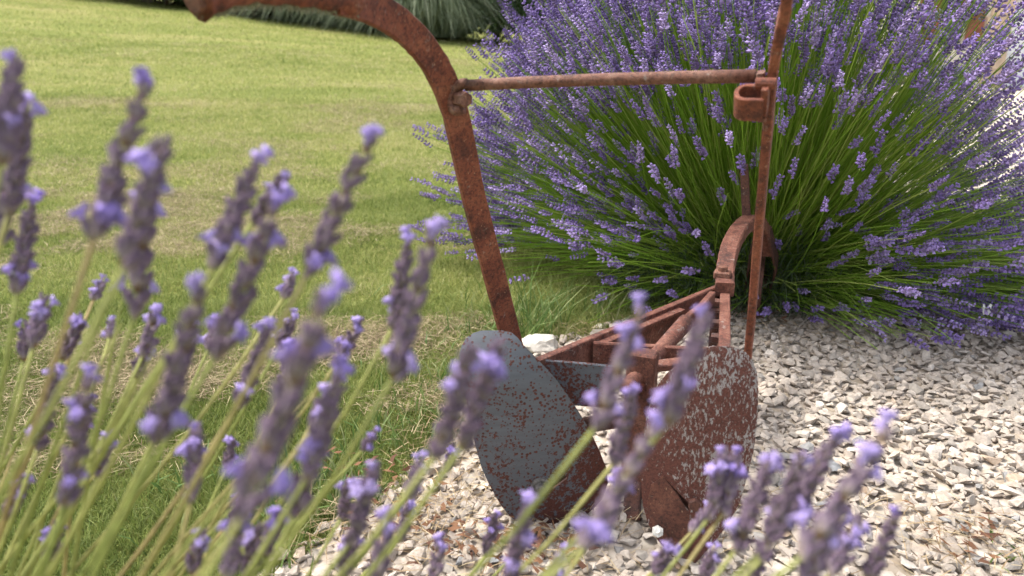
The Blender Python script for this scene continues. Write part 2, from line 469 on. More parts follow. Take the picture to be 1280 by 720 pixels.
for (V, F, mi) in ST:
    me = tri_mesh('stone', V, F); me.materials.append(STONE_P); st_me.append(me)
for i in top:
    o = bpy.data.objects.new('stone', st_me[which[i]]); COL.objects.link(o)
    o.matrix_world = Matrix.Translation(Vector(loc[i])) @ Matrix(rot[i].tolist()).to_4x4()
    o.parent = BED

# ------------------------------------------------------------------ blades (grass, straw)
def blades(root, h, w, lean_az, lean, tint, curl=.5, droop=1.75):
    """5-vertex blades; returns V, F, tint per vertex"""
    n = len(h)
    d = np.stack([np.cos(lean_az) * np.sin(lean), np.sin(lean_az) * np.sin(lean), np.cos(lean)], -1)
    l2 = np.clip(lean * (1 + curl) + curl * .3, 0, droop)
    d2 = np.stack([np.cos(lean_az) * np.sin(l2), np.sin(lean_az) * np.sin(l2), np.cos(l2)], -1)
    fa = rng.uniform(0, 2 * np.pi, n)
    s = np.stack([np.cos(fa), np.sin(fa), 0 * fa], -1) * (w / 2)[:, None]
    m = root + d * (h * .5)[:, None]; t = m + d2 * (h * .5)[:, None]
    V = np.stack([root - s, root + s, m + s * .8, m - s * .8, t], 1).reshape(-1, 3)
    F = (np.array([[0, 1, 2], [0, 2, 3], [3, 2, 4]])[None] + (np.arange(n) * 5)[:, None, None]).reshape(-1, 3)
    return V, F, np.repeat(tint, 5)
def cat(*sets):
    Vs, Fs, Ts = [], [], []; o = 0
    for V, F, T in sets:
        Vs.append(V); Fs.append(F + o); Ts.append(T); o += len(V)
    return np.concatenate(Vs), np.concatenate(Fs), np.concatenate(Ts)
def dry_map(x, y):
    """0 fresh grass .. 1 strewn with dry clippings, in bands across the lawn"""
    a = noise2(x, y * 2.2, .55, 3.1) + .5 * noise2(x, y * 2, 1.9, 9.2)
    band = np.exp(-((y - 3.5 - .25 * x) / .8) ** 2) * .65 + np.exp(-((y - 5.6 - .5 * x) / .8) ** 2) * .65 + np.exp(-((y - 2.3 - .2 * x) / .3) ** 2) * .2
    ln = np.exp(-((x + 2.1 - .10 * (y - 3)) / .6) ** 2) * smooth(2.8, 3.6, y) * (1 - smooth(12, 17, y)) * .75
    band = np.where(x < -.9, band, band * .35) + ln
    return np.clip(-.05 + 1.1 * a + band * (.6 + 1.2 * np.clip(noise2(x, y, 2.6, 8.8), -.4, .6)), 0, 1)
def rand_in(n, y0, y1, left=-40, right=1330):
    """points in the ground wedge the photo shows, left of the gravel"""
    y = np.sqrt(rng.uniform(y0 ** 2, y1 ** 2, n))
    xl = (left - 640) / FPX * (y * .954 + .26); xr = np.minimum((right - 640) / FPX * (y * .954 + .26), edge_x(y) + .03)
    x = xl + (xr - xl) * rng.random(n)
    return x, y
sets, dsets = [], []
for (y0, y1, n, h0, h1, w) in ((.9, 2.5, 85000, .018, .045, .0020), (2.0, 4.6, 110000, .018, .045, .0028), (3.8, 9.5, 120000, .02, .045, .0055), (7.5, 17, 60000, .025, .05, .012), (13, 27, 36000, .03, .05, .028)):
    x, y = rand_in(n, y0, y1)
    clump = noise2(x, y, 5.0, 1.7)
    patch = noise2(x, y * 1.8, 1.1, 4.4) + .6 * noise2(x, y, 14., 6.4)
    dm = dry_map(x, y)
    k = (rng.random(n) > dm * .5) 
    x, y, clump, dm, patch = x[k], y[k], clump[k], dm[k], patch[k]; m = len(x)
    h = (h0 + (h1 - h0) * rng.random(m)) * (1 + .5 * clump)
    tt = np.clip(rng.beta(2, 2.2, m) * .75 + .2 * clump + .28 * patch + .3 * dm + .24 * smooth(2.5, 7, y), 0, 1)
    sets.append(blades(np.stack([x, y, ground_h(x, y)], -1), h, np.full(m, w) * rng.uniform(.7, 1.3, m), rng.uniform(0, 2 * np.pi, m), rng.uniform(.1, 1.0, m), tt))
    # clippings lying on the grass
    x, y = rand_in(int(n * .75), y0, y1); dm = dry_map(x, y)
    k = rng.random(len(x)) < (dm - .12) * 2.2
    x, y = x[k], y[k]; m = len(x)
    dsets.append(blades(np.stack([x, y, ground_h(x, y) + rng.uniform(.012, .03, m)], -1), rng.uniform(.02, .07, m), np.full(m, w * .9), rng.uniform(0, 2 * np.pi, m), rng.uniform(1.25, 1.7, m), rng.random(m), .1))
V, F, T = cat(*sets)
g = link('grass', tri_mesh('grass', V, F, None, T), None, [GRASS]); tag(g, 'short mown green lawn grass', 'grass', kind='stuff')
V, F, T = cat(*dsets)
g = link('grass_clippings', tri_mesh('grass_clippings', V, F, None, T), None, [CLIP]); tag(g, 'dry brown mowing clippings strewn over the lawn', 'clippings', kind='stuff')

# longer grass along the gravel edge and below the bush
def tuft(c, n, h, spread, az=None):
    x = c[0] + rng.normal(0, spread, n); y = c[1] + rng.normal(0, spread, n)
    a = rng.uniform(0, 2 * np.pi, n) if az is None else rng.normal(az, .7, n)
    return blades(np.stack([x, y, 0 * x], -1), h * rng.uniform(.5, 1.1, n), rng.uniform(.003, .006, n), a, rng.uniform(.1, .8, n), rng.random(n), .6)
sets = []
for (px, py, n, h, s) in ((650, 425, 60, .20, .05), (668, 415, 40, .26, .04), (690, 405, 40, .18, .07), (585, 420, 60, .10, .08), (560, 480, 60, .10, .06), (540, 530, 50, .09, .06), (470, 560, 60, .11, .06),
                          (420, 610, 80, .12, .06), (390, 640, 60, .11, .05), (330, 690, 60, .10, .06), (250, 620, 60, .09, .07), (610, 380, 60, .10, .12), (720, 390, 50, .12, .10), (760, 395, 40, .14, .07), (500, 470, 60, .08, .09), (1255, 705, 16, .06, .03)):
    p = PZ(px, py, 0); sets.append(tuft((p.x, p.y), n, h, s))
p = PZ(655, 430, 0)
sets.append(blades(np.array([[p.x + .01 * i, p.y + .01 * i, 0] for i in range(7)]), np.array([.36, .30, .26, .33, .22, .28, .3]), np.full(7, .006), np.array([.25, .1, .5, .35, -.2, .7, .2]), np.array([.75, .85, .6, .5, .7, .9, .65]), np.array([1, .9, .3, .6, .5, .8, .2]), .15))
V, F, T = cat(*sets)
g = link('long_grass', tri_mesh('long_grass', V, F, None, T), None, [LONGGRASS]); tag(g, 'taller unmown grass tufts along the gravel edge', 'grass', kind='stuff')

# straw and dead leaves among the stones
sets = []
for (px, py, n, sp) in ((560, 640, 260, .10), (480, 690, 260, .10), (640, 600, 120, .07), (700, 690, 160, .09), (430, 660, 160, .08), (560, 560, 200, .07), (1000, 420, 240, .11), (900, 410, 160, .10), (820, 415, 160, .08), (1180, 690, 130, .08), (1250, 700, 70, .07), (1080, 640, 60, .12), (960, 660, 60, .07), (1060, 405, 140, .10), (770, 640, 80, .05), (740, 425, 140, .08)):
    p = PZ(px, py, 0)
    x = p.x + rng.normal(0, sp, n); y = p.y + rng.normal(0, sp * .8, n)
    sets.append(blades(np.stack([x, y, rng.uniform(.02, .04, n)], -1), rng.uniform(.02, .085, n), rng.uniform(.001, .0026, n), rng.uniform(0, 2 * np.pi, n), rng.uniform(1.2, 1.7, n), rng.random(n), .12))
V, F, T = cat(*sets)
g = link('straw', tri_mesh('straw', V, F, None, T), None, [STRAW]); tag(g, 'dry straw scattered over the pale gravel', 'straw', kind='stuff')
sets = []
for (px, py, n, sp) in ((600, 690, 70, .07), (530, 660, 50, .07), (1210, 690, 40, .05), (460, 600, 30, .05), (960, 405, 30, .06), (680, 705, 40, .06)):
    p = PZ(px, py, 0)
    x = p.x + rng.normal(0, sp, n); y = p.y + rng.normal(0, sp * .7, n)
    sets.append(blades(np.stack([x, y, rng.uniform(.022, .04, n)], -1), rng.uniform(.015, .035, n), rng.uniform(.006, .014, n), rng.uniform(0, 2 * np.pi, n), rng.uniform(.9, 1.6, n), rng.random(n), .5))
V, F, T = cat(*sets)
g = link('dead_leaves', tri_mesh('dead_leaves', V, F, None, T), None, [DEADLEAF]); tag(g, 'small curled brown dead leaves lying on the gravel', 'leaves', kind='stuff')

# white rough stone beside the plough's rail
bm = bmesh.new(); bmesh.ops.create_icosphere(bm, subdivisions=3, radius=1)
for v in bm.verts:
    k = 1 + .28 * mnoise.noise(v.co * 1.6) + .10 * mnoise.noise(v.co * 5)
    v.co = Vector((v.co.x * .06, v.co.y * .045, v.co.z * .035)) * k
me = bpy.data.meshes.new('edging_stone'); bm.to_mesh(me); bm.free()
p = PZ(676, 446, 0.0); o = link('edging_stone', me, None, [mat_plain('edging_stone', (.50, .46, .40), .9, .25, 60)]); o.location = (p.x, p.y + .04, .02)
tag(o, 'rough pale stone lying on the lawn edge behind the blue-grey mouldboard', 'stone')

# ------------------------------------------------------------------ the plough
AX = Vector((.36, .933, 0)).normalized()       # heading of the plough
LAT = Vector((AX.y, -AX.x, 0))                 # to its right
Z = Vector((0, 0, 1))
plough = empty('hand_plough', (.2, 1.25, 0))
tag(plough, 'rusty iron walking plough with two handles and two mouldboards standing on the gravel', 'plough')
def part(name, vf, mat, parent=plough, bev=0, sm=False):
    me = mesh(name, vf[0], vf[1], sm)
    if bev: bevel(me, bev)
    else: fixn(me)
    return link(name, me, parent, [mat])
def cyl(a, b, r, n=12, ch=.15):
    a, b = Vector(a), Vector(b); t = (b - a); c = t * min(.3, ch * r / max(t.length, 1e-4))
    return tube([a, a + c, b - c, b], [r * .85, r, r, r * .85], n)
def hexnut(c, axis, r, h):
    c, axis = Vector(c), Vector(axis).normalized()
    return tube([c - axis * h / 2, c - axis * h * .38, c + axis * h * .38, c + axis * h / 2], [r * .88, r, r, r * .88], 6)

# left handle: flat bar curving back into a worn tubular grip
hl = [PY(641, 432, 1.37), PY(617, 340, 1.31), PY(593, 250, 1.25), PY(569, 141, 1.175), PY(549, 90, 1.14), PY(528, 58, 1.105), PY(503, 33, 1.065), PY(478, 16, 1.02), PY(450, 3, .97), PY(420, -5, .92)]
hl = [hl[0] + (hl[0] - hl[1]).normalized() * .10] + hl
hp = catmull(hl, 5)
NL = Vector((.50, -.86, 0))
handle_l = part('handlebar', sweep_rect(hp, NL, .041, .013, .002, .0006), RUST)
gp = catmull([PY(440, 1, .95), PY(415, -5, .915), PY(380, -11, .875), PY(345, -15, .84), PY(305, -17, .80), PY(270, -9, .77), PY(246, -1, .752)], 5)
gr = [.0165 + .0012 * math.sin(i * 1.3) + (.002 if i < 3 else 0) + (.004 * max(0, (i - len(gp) + 6) / 6)) for i in range(len(gp))]
part('grip', tube(gp, gr, 14, .04), RUST, handle_l, 0, True)
ge = gp[-1]; gd = (gp[-1] - gp[-3]).normalized()
part('end_stub', tube([ge - gd * .01, ge + gd * .004, ge + gd * .006], [.013, .013, .011], 12, .05), RUST_ROD, handle_l)
# lichen hairs below the grip
def lichen(pts, n, side):
    V, F = [], []
    for _ in range(n):
        k = random.uniform(0, len(pts) - 1.001); i = int(k); p = pts[i].lerp(pts[i + 1], k - i)
        a = random.uniform(-.9, .9); L = random.uniform(.003, .009)
        d = Vector((math.sin(a) * .6, math.sin(a) * .5, -1)).normalized()
        b = p + d * side; s = Vector((random.uniform(-1, 1), random.uniform(-1, 1), 0)) * .0009
        o = len(V); V += [b - s, b + s, b + d * L + Vector((random.uniform(-1, 1), 0, 0)) * .002]; F.append((o, o + 1, o + 2))
    return V, F
LICH = mat_plain('lichen', (.26, .25, .17), .95, .3, 80)
o = link('lichen', mesh('lichen', *lichen(gp[:-2], 700, .0165)), handle_l, [LICH]); tag(o, kind='stuff')

# right handle, seen almost edge-on
hr = [PY(934, 455, 1.235), PY(941, 380, 1.19), PY(950, 270, 1.115), PY(959, 170, 1.03), PY(965, 100, .975), PY(975, 40, .935), PY(984, 0, .905)]
p0 = hr[-1]; RE = -AX
hr += [p0 + RE * .05 + Z * .045, p0 + RE * .12 + Z * .075, p0 + RE * .20 + Z * .085]
hr = [hr[0] + (hr[0] - hr[1]).normalized() * .09] + hr
handle_r = part('handlebar', sweep_rect(catmull(hr, 5), LAT, .042, .0125, .002, .0006), RUST)
part('grip', tube(catmull([p0 + RE * .17 + Z * .082, p0 + RE * .26 + Z * .084, p0 + RE * .34 + Z * .08, p0 + RE * .42 + Z * .07], 5), .0165, 14, .04), RUST, handle_r, 0, True)

# cross rod with a hooked eye at the left and a flat lug at the right
ra, rb = PY(583, 107, 1.155), PY(945, 95, .98)
eye = [PY(592, 104, 1.15), PY(578, 105, 1.155), PY(567, 111, 1.16), PY(562, 121, 1.16), PY(564, 132, 1.16), PY(571, 138, 1.155), PY(579, 136, 1.15)]
rod_pts = [rb + (ra - rb) * t + Z * (.002 * math.sin(t * 3)) for t in np.linspace(0, 1, 9)] + catmull(eye, 3)[2:]
rod = part('cross_rod', tube(rod_pts, .0083, 12, .03), RUST_ROD, plough, 0, True)
bc = PY(577, 124, 1.15)
part('bolt', hexnut(bc, NL, .012, .03), RUST_ROD, rod)
lug0, lug1 = PY(951, 90, .978), PY(953, 150, .985)
part('lug', sweep_rect([lug0, lug0.lerp(lug1, .5), lug1], LAT, .022, .010, .002), RUST_ROD, rod)
# hook bracket: a strap bent into a U and open at the top
hc = PY(932, 128, .955); U = []
BZ = (Z * .88 - AX * .47).normalized(); BA = LAT.cross(BZ) * -1
for k in range(13):
    a = math.pi * (.5 + k / 12.0)
    U.append(hc + LAT * (.011 * math.cos(a)) + BA * (.016 * math.sin(a)))
U = [hc + LAT * .022 + BA * .016] + U + [hc + LAT * .022 - BA * .016]
nrm = []
for i, q in enumerate(U):
    t = (U[min(i + 1, len(U) - 1)] - U[max(i - 1, 0)]).normalized(); nrm.append(t.cross(BZ))
brk = part('hook_bracket', sweep_rect(U, nrm, .030, .006, .001), RUST)
part('back_plate', box(hc + LAT * .0225 + BZ * .006, LAT * .004, BA * .0150, BZ * .020), RUST, brk, .001)
part('bolt', cyl(hc + LAT * .010 + BZ * .026, hc + LAT * .034 + BZ * .026, .007), RUST, brk)

# frame
def rail(a, b, h, t, name='frame_rail', mat=RUST_FRAME):
    a, b = Vector(a), Vector(b); d = (b - a).normalized(); n = d.cross(Z).normalized()
    pts = [a.lerp(b, k / 8) - Z * h / 2 for k in range(9)]
    return part(name, sweep_rect(pts, n, h, t, .002, .0007), mat)
ZF = .315
la, lb = PZ(668, 450, ZF), PZ(906, 353, ZF)
rl = rail(la, lb, .075, .016)
ra_, rb_ = PZ(906, 446, ZF), PZ(906, 353, ZF)
rr = rail(ra_, rb_ + AX * .01, .072, .022)
# inner ledge angle on the left rail, small wear lumps on the right rail
dl = (lb - la).normalized(); nl = dl.cross(Z).normalized()
part('ledge', sweep_rect([la.lerp(lb, k) + nl * .016 - Z * .012 for k in (.25, .4, .55, .68)], Z, .022, .006, .001), RUST_FRAME, rl)
for k in (.30, .48, .62, .78):
    q = ra_.lerp(rb_, k) - LAT * .014 - Z * .02
    part('bolt', hexnut(q, LAT, .011, .022), RUST_DARK, rr)
part('strut', box(PZ(893, 408, ZF - .05) - Z * .03, LAT * .009, AX * .008, Z * .07), RUST_DARK, rr, .001)
ca, cb = PZ(742, 427, ZF - .004), PZ(900, 436, ZF - .004)
rail(ca, cb, .05, .012, 'cross_bar')
# rear mounting plate behind the blue-grey mouldboard, and the tool post
ma, mb = PY(680, 449, 1.262), PY(770, 457, 1.255)
rail(ma, mb, .085, .006, 'mounting_plate', STEEL)
pc = PY(803, 455, 1.27)
post = part('tool_post', box(Vector((pc.x, pc.y, .185)), LAT * .026, AX * .020, Z * .145), RUST_FRAME, plough, .003)
part('post_foot', join(sweep_rect([Vector((pc.x, pc.y, .09)), Vector((pc.x - .01, pc.y - .03, .035)), Vector((pc.x - .012, pc.y - .05, .012))], -AX, .03, .02)), RUST_DARK, post)
part('bolt', hexnut(Vector((pc.x, pc.y, .27)) - AX * .022, AX, .012, .014), RUST, post)
part('arm', sweep_rect([Vector((pc.x, pc.y, .22)), PY(850, 500, 1.19), PY(885, 505, 1.172)], -AX, .03, .010), RUST_DARK, post)
part('arm', sweep_rect([Vector((pc.x, pc.y, .20)), PY(740, 530, 1.25), PY(700, 540, 1.243)], -AX, .03, .010), RUST_DARK, post)
tb = PY(897, 420, 1.30)
part('cross_bar', sweep_rect([Vector((pc.x, pc.y + .005, .295)), PZ(908, 446, .29)], Z, .03, .012), RUST_FRAME)
# adjusting lever
ea, eb, ec = PY(783, 486, 1.225), PY(858, 402, 1.46), PY(890, 372, 1.60)
lever = part('adjusting_lever', tube([ea.lerp(eb, k / 6) for k in range(7)], [.0145, .0155, .0155, .0155, .0155, .016, .0165], 12, .04), RUST_FRAME, plough, 0, True)
part('lever_eye', sweep_rect(catmull([ea.lerp(eb, .93), PY(866, 396, 1.49), PY(874, 390, 1.52), ec], 3), LAT, .03, .014, .002), RUST_FRAME, lever)
# gooseneck to the front wheel
gk = catmull([PY(906, 362, 1.66), PY(906, 345, 1.73), PY(910, 320, 1.80), PY(918, 298, 1.89), PY(930, 282, 1.99), PY(943, 276, 2.09), PY(953, 290, 2.19), PY(957, 315, 2.25)], 5)
gn = []
for i, q in enumerate(gk):
    t = (gk[min(i + 1, len(gk) - 1)] - gk[max(i - 1, 0)]).normalized(); gn.append(LAT.cross(t))
goose = part('gooseneck', sweep_rect(gk, gn, .042, .034, .003, .0008), RUST_FRAME)
nc = PY(903, 343, 1.70)
part('nut', box(nc, LAT * .019, AX * .017, Z * .009), RUST_ROD, goose, .003)
part('bolt', cyl(nc, nc + Z * .020, .0115), RUST_ROD, goose)
wp = PY(934, 290, 2.06); wt = PY(930, 205, 2.06)
wpost = part('wheel_post', sweep_rect([wp, wp.lerp(wt, .5), wp.lerp(wt, .93), wt], LAT, [.022, .022, .022, .008], .022, .002), RUST_DARK)
part('collar', box(wp.lerp(wt, .12), LAT * .016, AX * .016, Z * .008), RUST_DARK, wpost, .002)
# wheel
WR = .125; wc = PZ(946, 398, 0.0); wc = Vector((wc.x, wc.y + .02, WR - .004))
wheel = empty('wheel', wc - Vector(plough.location)); wheel.parent = plough
def ring(c, r, w, th, n=28):
    V, F = [], []
    for i in range(n):
        a = 2 * math.pi * i / n; e = AX * math.cos(a) + Z * math.sin(a)
        for (dr, dw) in ((0, -w / 2), (0, w / 2), (-th, w / 2), (-th, -w / 2)): V.append(c + e * (r + dr) + LAT * dw)
    for i in range(n):
        for j in range(4): F.append((i * 4 + j, i * 4 + (j + 1) % 4, ((i + 1) % n) * 4 + (j + 1) % 4, ((i + 1) % n) * 4 + j))
    return V, F
part('rim', ring(wc, WR, .035, .012), RUST_DARK, wheel, .001)
part('hub', cyl(wc - LAT * .03, wc + LAT * .03, .024), RUST_DARK, wheel)
for k in range(5):
    a = 2 * math.pi * k / 5 + .3; e = AX * math.cos(a) + Z * math.sin(a)
    part('spoke', sweep_rect([wc + e * .018, wc + e * (WR - .006)], LAT, .024, .008), RUST_DARK, wheel)
for s in (-1, 1):
    f0 = gk[-1] + LAT * s * .012; f1 = wc + LAT * s * .038
    part('fork_plate', sweep_rect([gk[-6] + LAT * s * .02, f0.lerp(f1, .35) + LAT * s * .02, f1, f1 - Z * .03], LAT, [.05, .06, .055, .04], .007), RUST_DARK)

# mouldboards: curved sheets with real thickness; outline rows (y, left, right)
ROW_L = [(413, 602, 628), (416, 592, 640), (422, 583, 647), (432, 577, 655), (445, 574, 668), (470, 576, 692), (500, 583, 714), (530, 589, 733), (560, 595, 748), (585, 602, 758), (605, 611, 760), (625, 622, 752), (640, 632, 738), (652, 645, 722), (661, 662, 706), (664, 675, 694)]
ROW_R = [(433, 892, 912), (435, 882, 922), (440, 872, 932), (447, 860, 938), (458, 845, 944), (470, 829, 947), (490, 817, 948), (520, 808, 947), (560, 803, 943), (600, 801, 933), (630, 803, 924), (655, 810, 910), (675, 822, 895), (690, 834, 882), (701, 846, 872), (708, 856, 866)]
def mouldboard(rows, pt, nrm, bulge, lean_curl, mat, cutters):
    nrm = Vector(nrm).normalized(); th = .0045
    ry = [r[0] for r in rows]
    ys_ = sorted(set(list(np.linspace(ry[0], ry[-1], 26)) + ry[:4] + ry[-3:]))
    nu = 18; top_, G = [], []
    cx = sum((r[1] + r[2]) / 2 for r in rows) / len(rows); cy = (ry[0] + ry[-1]) / 2; hx = max(r[2] - r[1] for r in rows) / 2; hy = (ry[-1] - ry[0]) / 2
    for y in ys_:
        xl, xr = np.interp(y, ry, [r[1] for r in rows]), np.interp(y, ry, [r[2] for r in rows])
        for i in range(nu):
            x = xl + (xr - xl) * i / (nu - 1)
            r = ray(x, y); k = (pt - CAMP).dot(nrm) / r.dot(nrm)
            a, b = (x - cx) / hx, (y - cy) / hy
            k -= bulge * (1 - .7 * a * a - .5 * b * b) - lean_curl(a, b)   # slide along the line of sight: the outline stays
            G.append(CAMP + r * k)
    nr = len(ys_); V = list(G); F = []
    # vertex normals for the thickness
    def nv(j, i):
        du = G[j * nu + min(i + 1, nu - 1)] - G[j * nu + max(i - 1, 0)]; dv = G[min(j + 1, nr - 1) * nu + i] - G[max(j - 1, 0) * nu + i]
        n_ = du.cross(dv); n_.normalize(); return n_ if n_.dot(nrm) < 0 else -n_
    off = len(V); V += [G[j * nu + i] + nv(j, i) * th for j in range(nr) for i in range(nu)]
    for j in range(nr - 1):
        for i in range(nu - 1):
            q = (j * nu + i, j * nu + i + 1, (j + 1) * nu + i + 1, (j + 1) * nu + i)
            F.append(q); F.append(tuple(k + off for k in reversed(q)))
    rimv = [(0, i) for i in range(nu)] + [(j, nu - 1) for j in range(1, nr)] + [(nr - 1, i) for i in range(nu - 2, -1, -1)] + [(j, 0) for j in range(nr - 2, 0, -1)]
    for k in range(len(rimv)):
        a = rimv[k][0] * nu + rimv[k][1]; b = rimv[(k + 1) % len(rimv)]; b = b[0] * nu + b[1]
        F.append((a, a + off, b + off, b))
    me = fixn(mesh('mouldboard', V, F, True))
    o = link('mouldboard', me, plough, [mat])
    # cut the bolt slots
    for (pa, pb, w) in cutters:
        d = (pb - pa).normalized()
        cm = fixn(mesh('cutter', *box((pa + pb) / 2, (pb - pa) / 2, nrm * .05, d.cross(nrm) * w)))
        c = bpy.data.objects.new('cutter', cm); COL.objects.link(c); cm.materials.append(RUST_DARK)
        md = o.modifiers.new('slot', 'BOOLEAN'); md.operation = 'DIFFERENCE'; md.solver = 'EXACT'; md.object = c; md.material_mode = 'TRANSFER'
        bpy.context.view_layer.update()
        dg = bpy.context.evaluated_depsgraph_get()
        new = bpy.data.meshes.new_from_object(o.evaluated_get(dg))
        o.modifiers.clear(); o.data = new
        bpy.data.objects.remove(c)
    bm = bmesh.new(); bm.from_mesh(o.data)
    for e in bm.edges:
        e.smooth = len(e.link_faces) == 2 and e.calc_face_angle(0) < .7
    bm.to_mesh(o.data); bm.free(); o.data.update()
    return o
GREYBOLT = mat_rust('grey_bolt', (.05, .045, .04), (.12, .11, .10), (.2, .19, .18), .6)
lp = PY(690, 655, 1.222)
NLB = Vector((.10, -1, -.06))
def on_l(px, py, off=0):
    n = NLB.normalized(); r = ray(px, py); return CAMP + r * ((lp - CAMP).dot(n) / r.dot(n) - off)
mb_l = mouldboard(ROW_L, lp, NLB, .030, lambda a, b: .035 * max(0, -b - .45) ** 1.5 * (1.6 - a), STEEL, [(on_l(688, 602), on_l(706, 590), .005)])
c = on_l(675, 607, .027)
part('bolt', join(cyl(c + NLB.normalized() * -.006, c + NLB.normalized() * .006, .017, 20), hexnut(c + NLB.normalized() * .010, NLB, .011, .014)), GREYBOLT, mb_l)
rp = PY(858, 706, 1.105)
NRB = Vector((-.12, -1, .03))
def on_r(px, py, off=0):
    n = NRB.normalized(); r = ray(px, py); return CAMP + r * ((rp - CAMP).dot(n) / r.dot(n) - off)
mb_r = mouldboard(ROW_R, rp, NRB, .026, lambda a, b: .02 * max(0, -b - .5) ** 1.5, STREAK, [(on_r(830, 596), on_r(862, 628), .0045)])
part('slot_shade_plate', box(on_l(697, 596, -.012), LAT * .03, AX * .003, Z * .03), RUST_DARK, mb_l)  # added dark plate, blocks the light behind so the slot looks dark
part('slot_shade_plate', box(on_r(846, 612, -.012), LAT * .035, AX * .003, Z * .035), RUST_DARK, mb_r)  # likewise added to keep bright gravel from showing through this slot
# ploughshare plate bolted over the lower inner corner
sh = [(829, 595), (846, 618), (861, 642), (866, 668), (862, 698), (852, 701), (838, 690), (824, 673), (813, 652), (809, 630), (814, 606)]
nrb = NRB.normalized()
RC = sum((r[1] + r[2]) / 2 for r in ROW_R) / len(ROW_R); RH = max(r[2] - r[1] for r in ROW_R) / 2
def face_r(px, py, off): return on_r(px, py, .026 * (1 - .7 * ((px - RC) / RH) ** 2 - .5 * ((py - 570.5) / 137.5) ** 2) + off)
F0 = [face_r(x, y, .0018) for x, y in sh]; ctr = face_r(838, 648, .0032)
V = F0 + [q - nrb * .007 for q in F0] + [ctr, ctr - nrb * .007]; m = len(sh)
F = []
for i in range(m):
    j = (i + 1) % m
    F += [(i, j, 2 * m), (m + j, m + i, 2 * m + 1), (i, m + i, m + j, j)]
part('ploughshare', (V, F), RUST_DULL, mb_r)
c = face_r(822, 664, .009)
ALU = mat_plain('bright_bolt', (.55, .54, .50), .45, .4, 150, .5)
part('bolt', join(hexnut(c, NRB + Vector((0, 0, .5)), .010, .018), cyl(c, c + Vector((-.004, -.014, .012)), .006)), ALU, mb_r)
c = on_r(868, 630, .028); part('bolt', hexnut(c, NRB, .011, .014), RUST_DARK, mb_r)

# ------------------------------------------------------------------ lavender spike models
def floret(bm, base, d, L, r, mi, n=4):
    d = d.normalized(); a = d.orthogonal().normalized(); b = d.cross(a)
    v0 = bm.verts.new(base); v1 = bm.verts.new(base + d * L)
    rr_ = [bm.verts.new(base + d * L * .6 + (a * math.cos(2 * math.pi * k / n) + b * math.sin(2 * math.pi * k / n)) * r) for k in range(n)]
    for k in range(n):
        f = bm.faces.new((v0, rr_[(k + 1) % n], rr_[k])); f.material_index = mi
        f = bm.faces.new((v1, rr_[k], rr_[(k + 1) % n])); f.material_index = mi
def far_spike(seed):
    """unit spike 1 long (z), whorls of florets"""
    r = random.Random(seed); bm = bmesh.new(); nw = r.choice((5, 6, 6, 7))
    zs = [0] + [.14 + .80 * k / (nw - 1) for k in range(nw)]
    for i, z in enumerate(zs):
        s = 1.0 - .45 * (i / len(zs)) ** 2; m = 4 if i else 2; ph = r.uniform(0, 6)
        for k in range(m):
            a = ph + 2 * math.pi * k / m + r.uniform(-.3, .3)
            d = Vector((math.cos(a), math.sin(a), r.uniform(.7, 1.4)))
            mi = 1 if r.random() < .55 else 0
            floret(bm, Vector((math.cos(a) * .012, math.sin(a) * .012, z)), d, (.15 + .05 * mi) * s * r.uniform(.8, 1.2), (.052 + .014 * mi) * s, mi, 3)
    T = bm_to_np(bm); bm.free(); return T
FS = [far_spike(s) for s in range(10)]

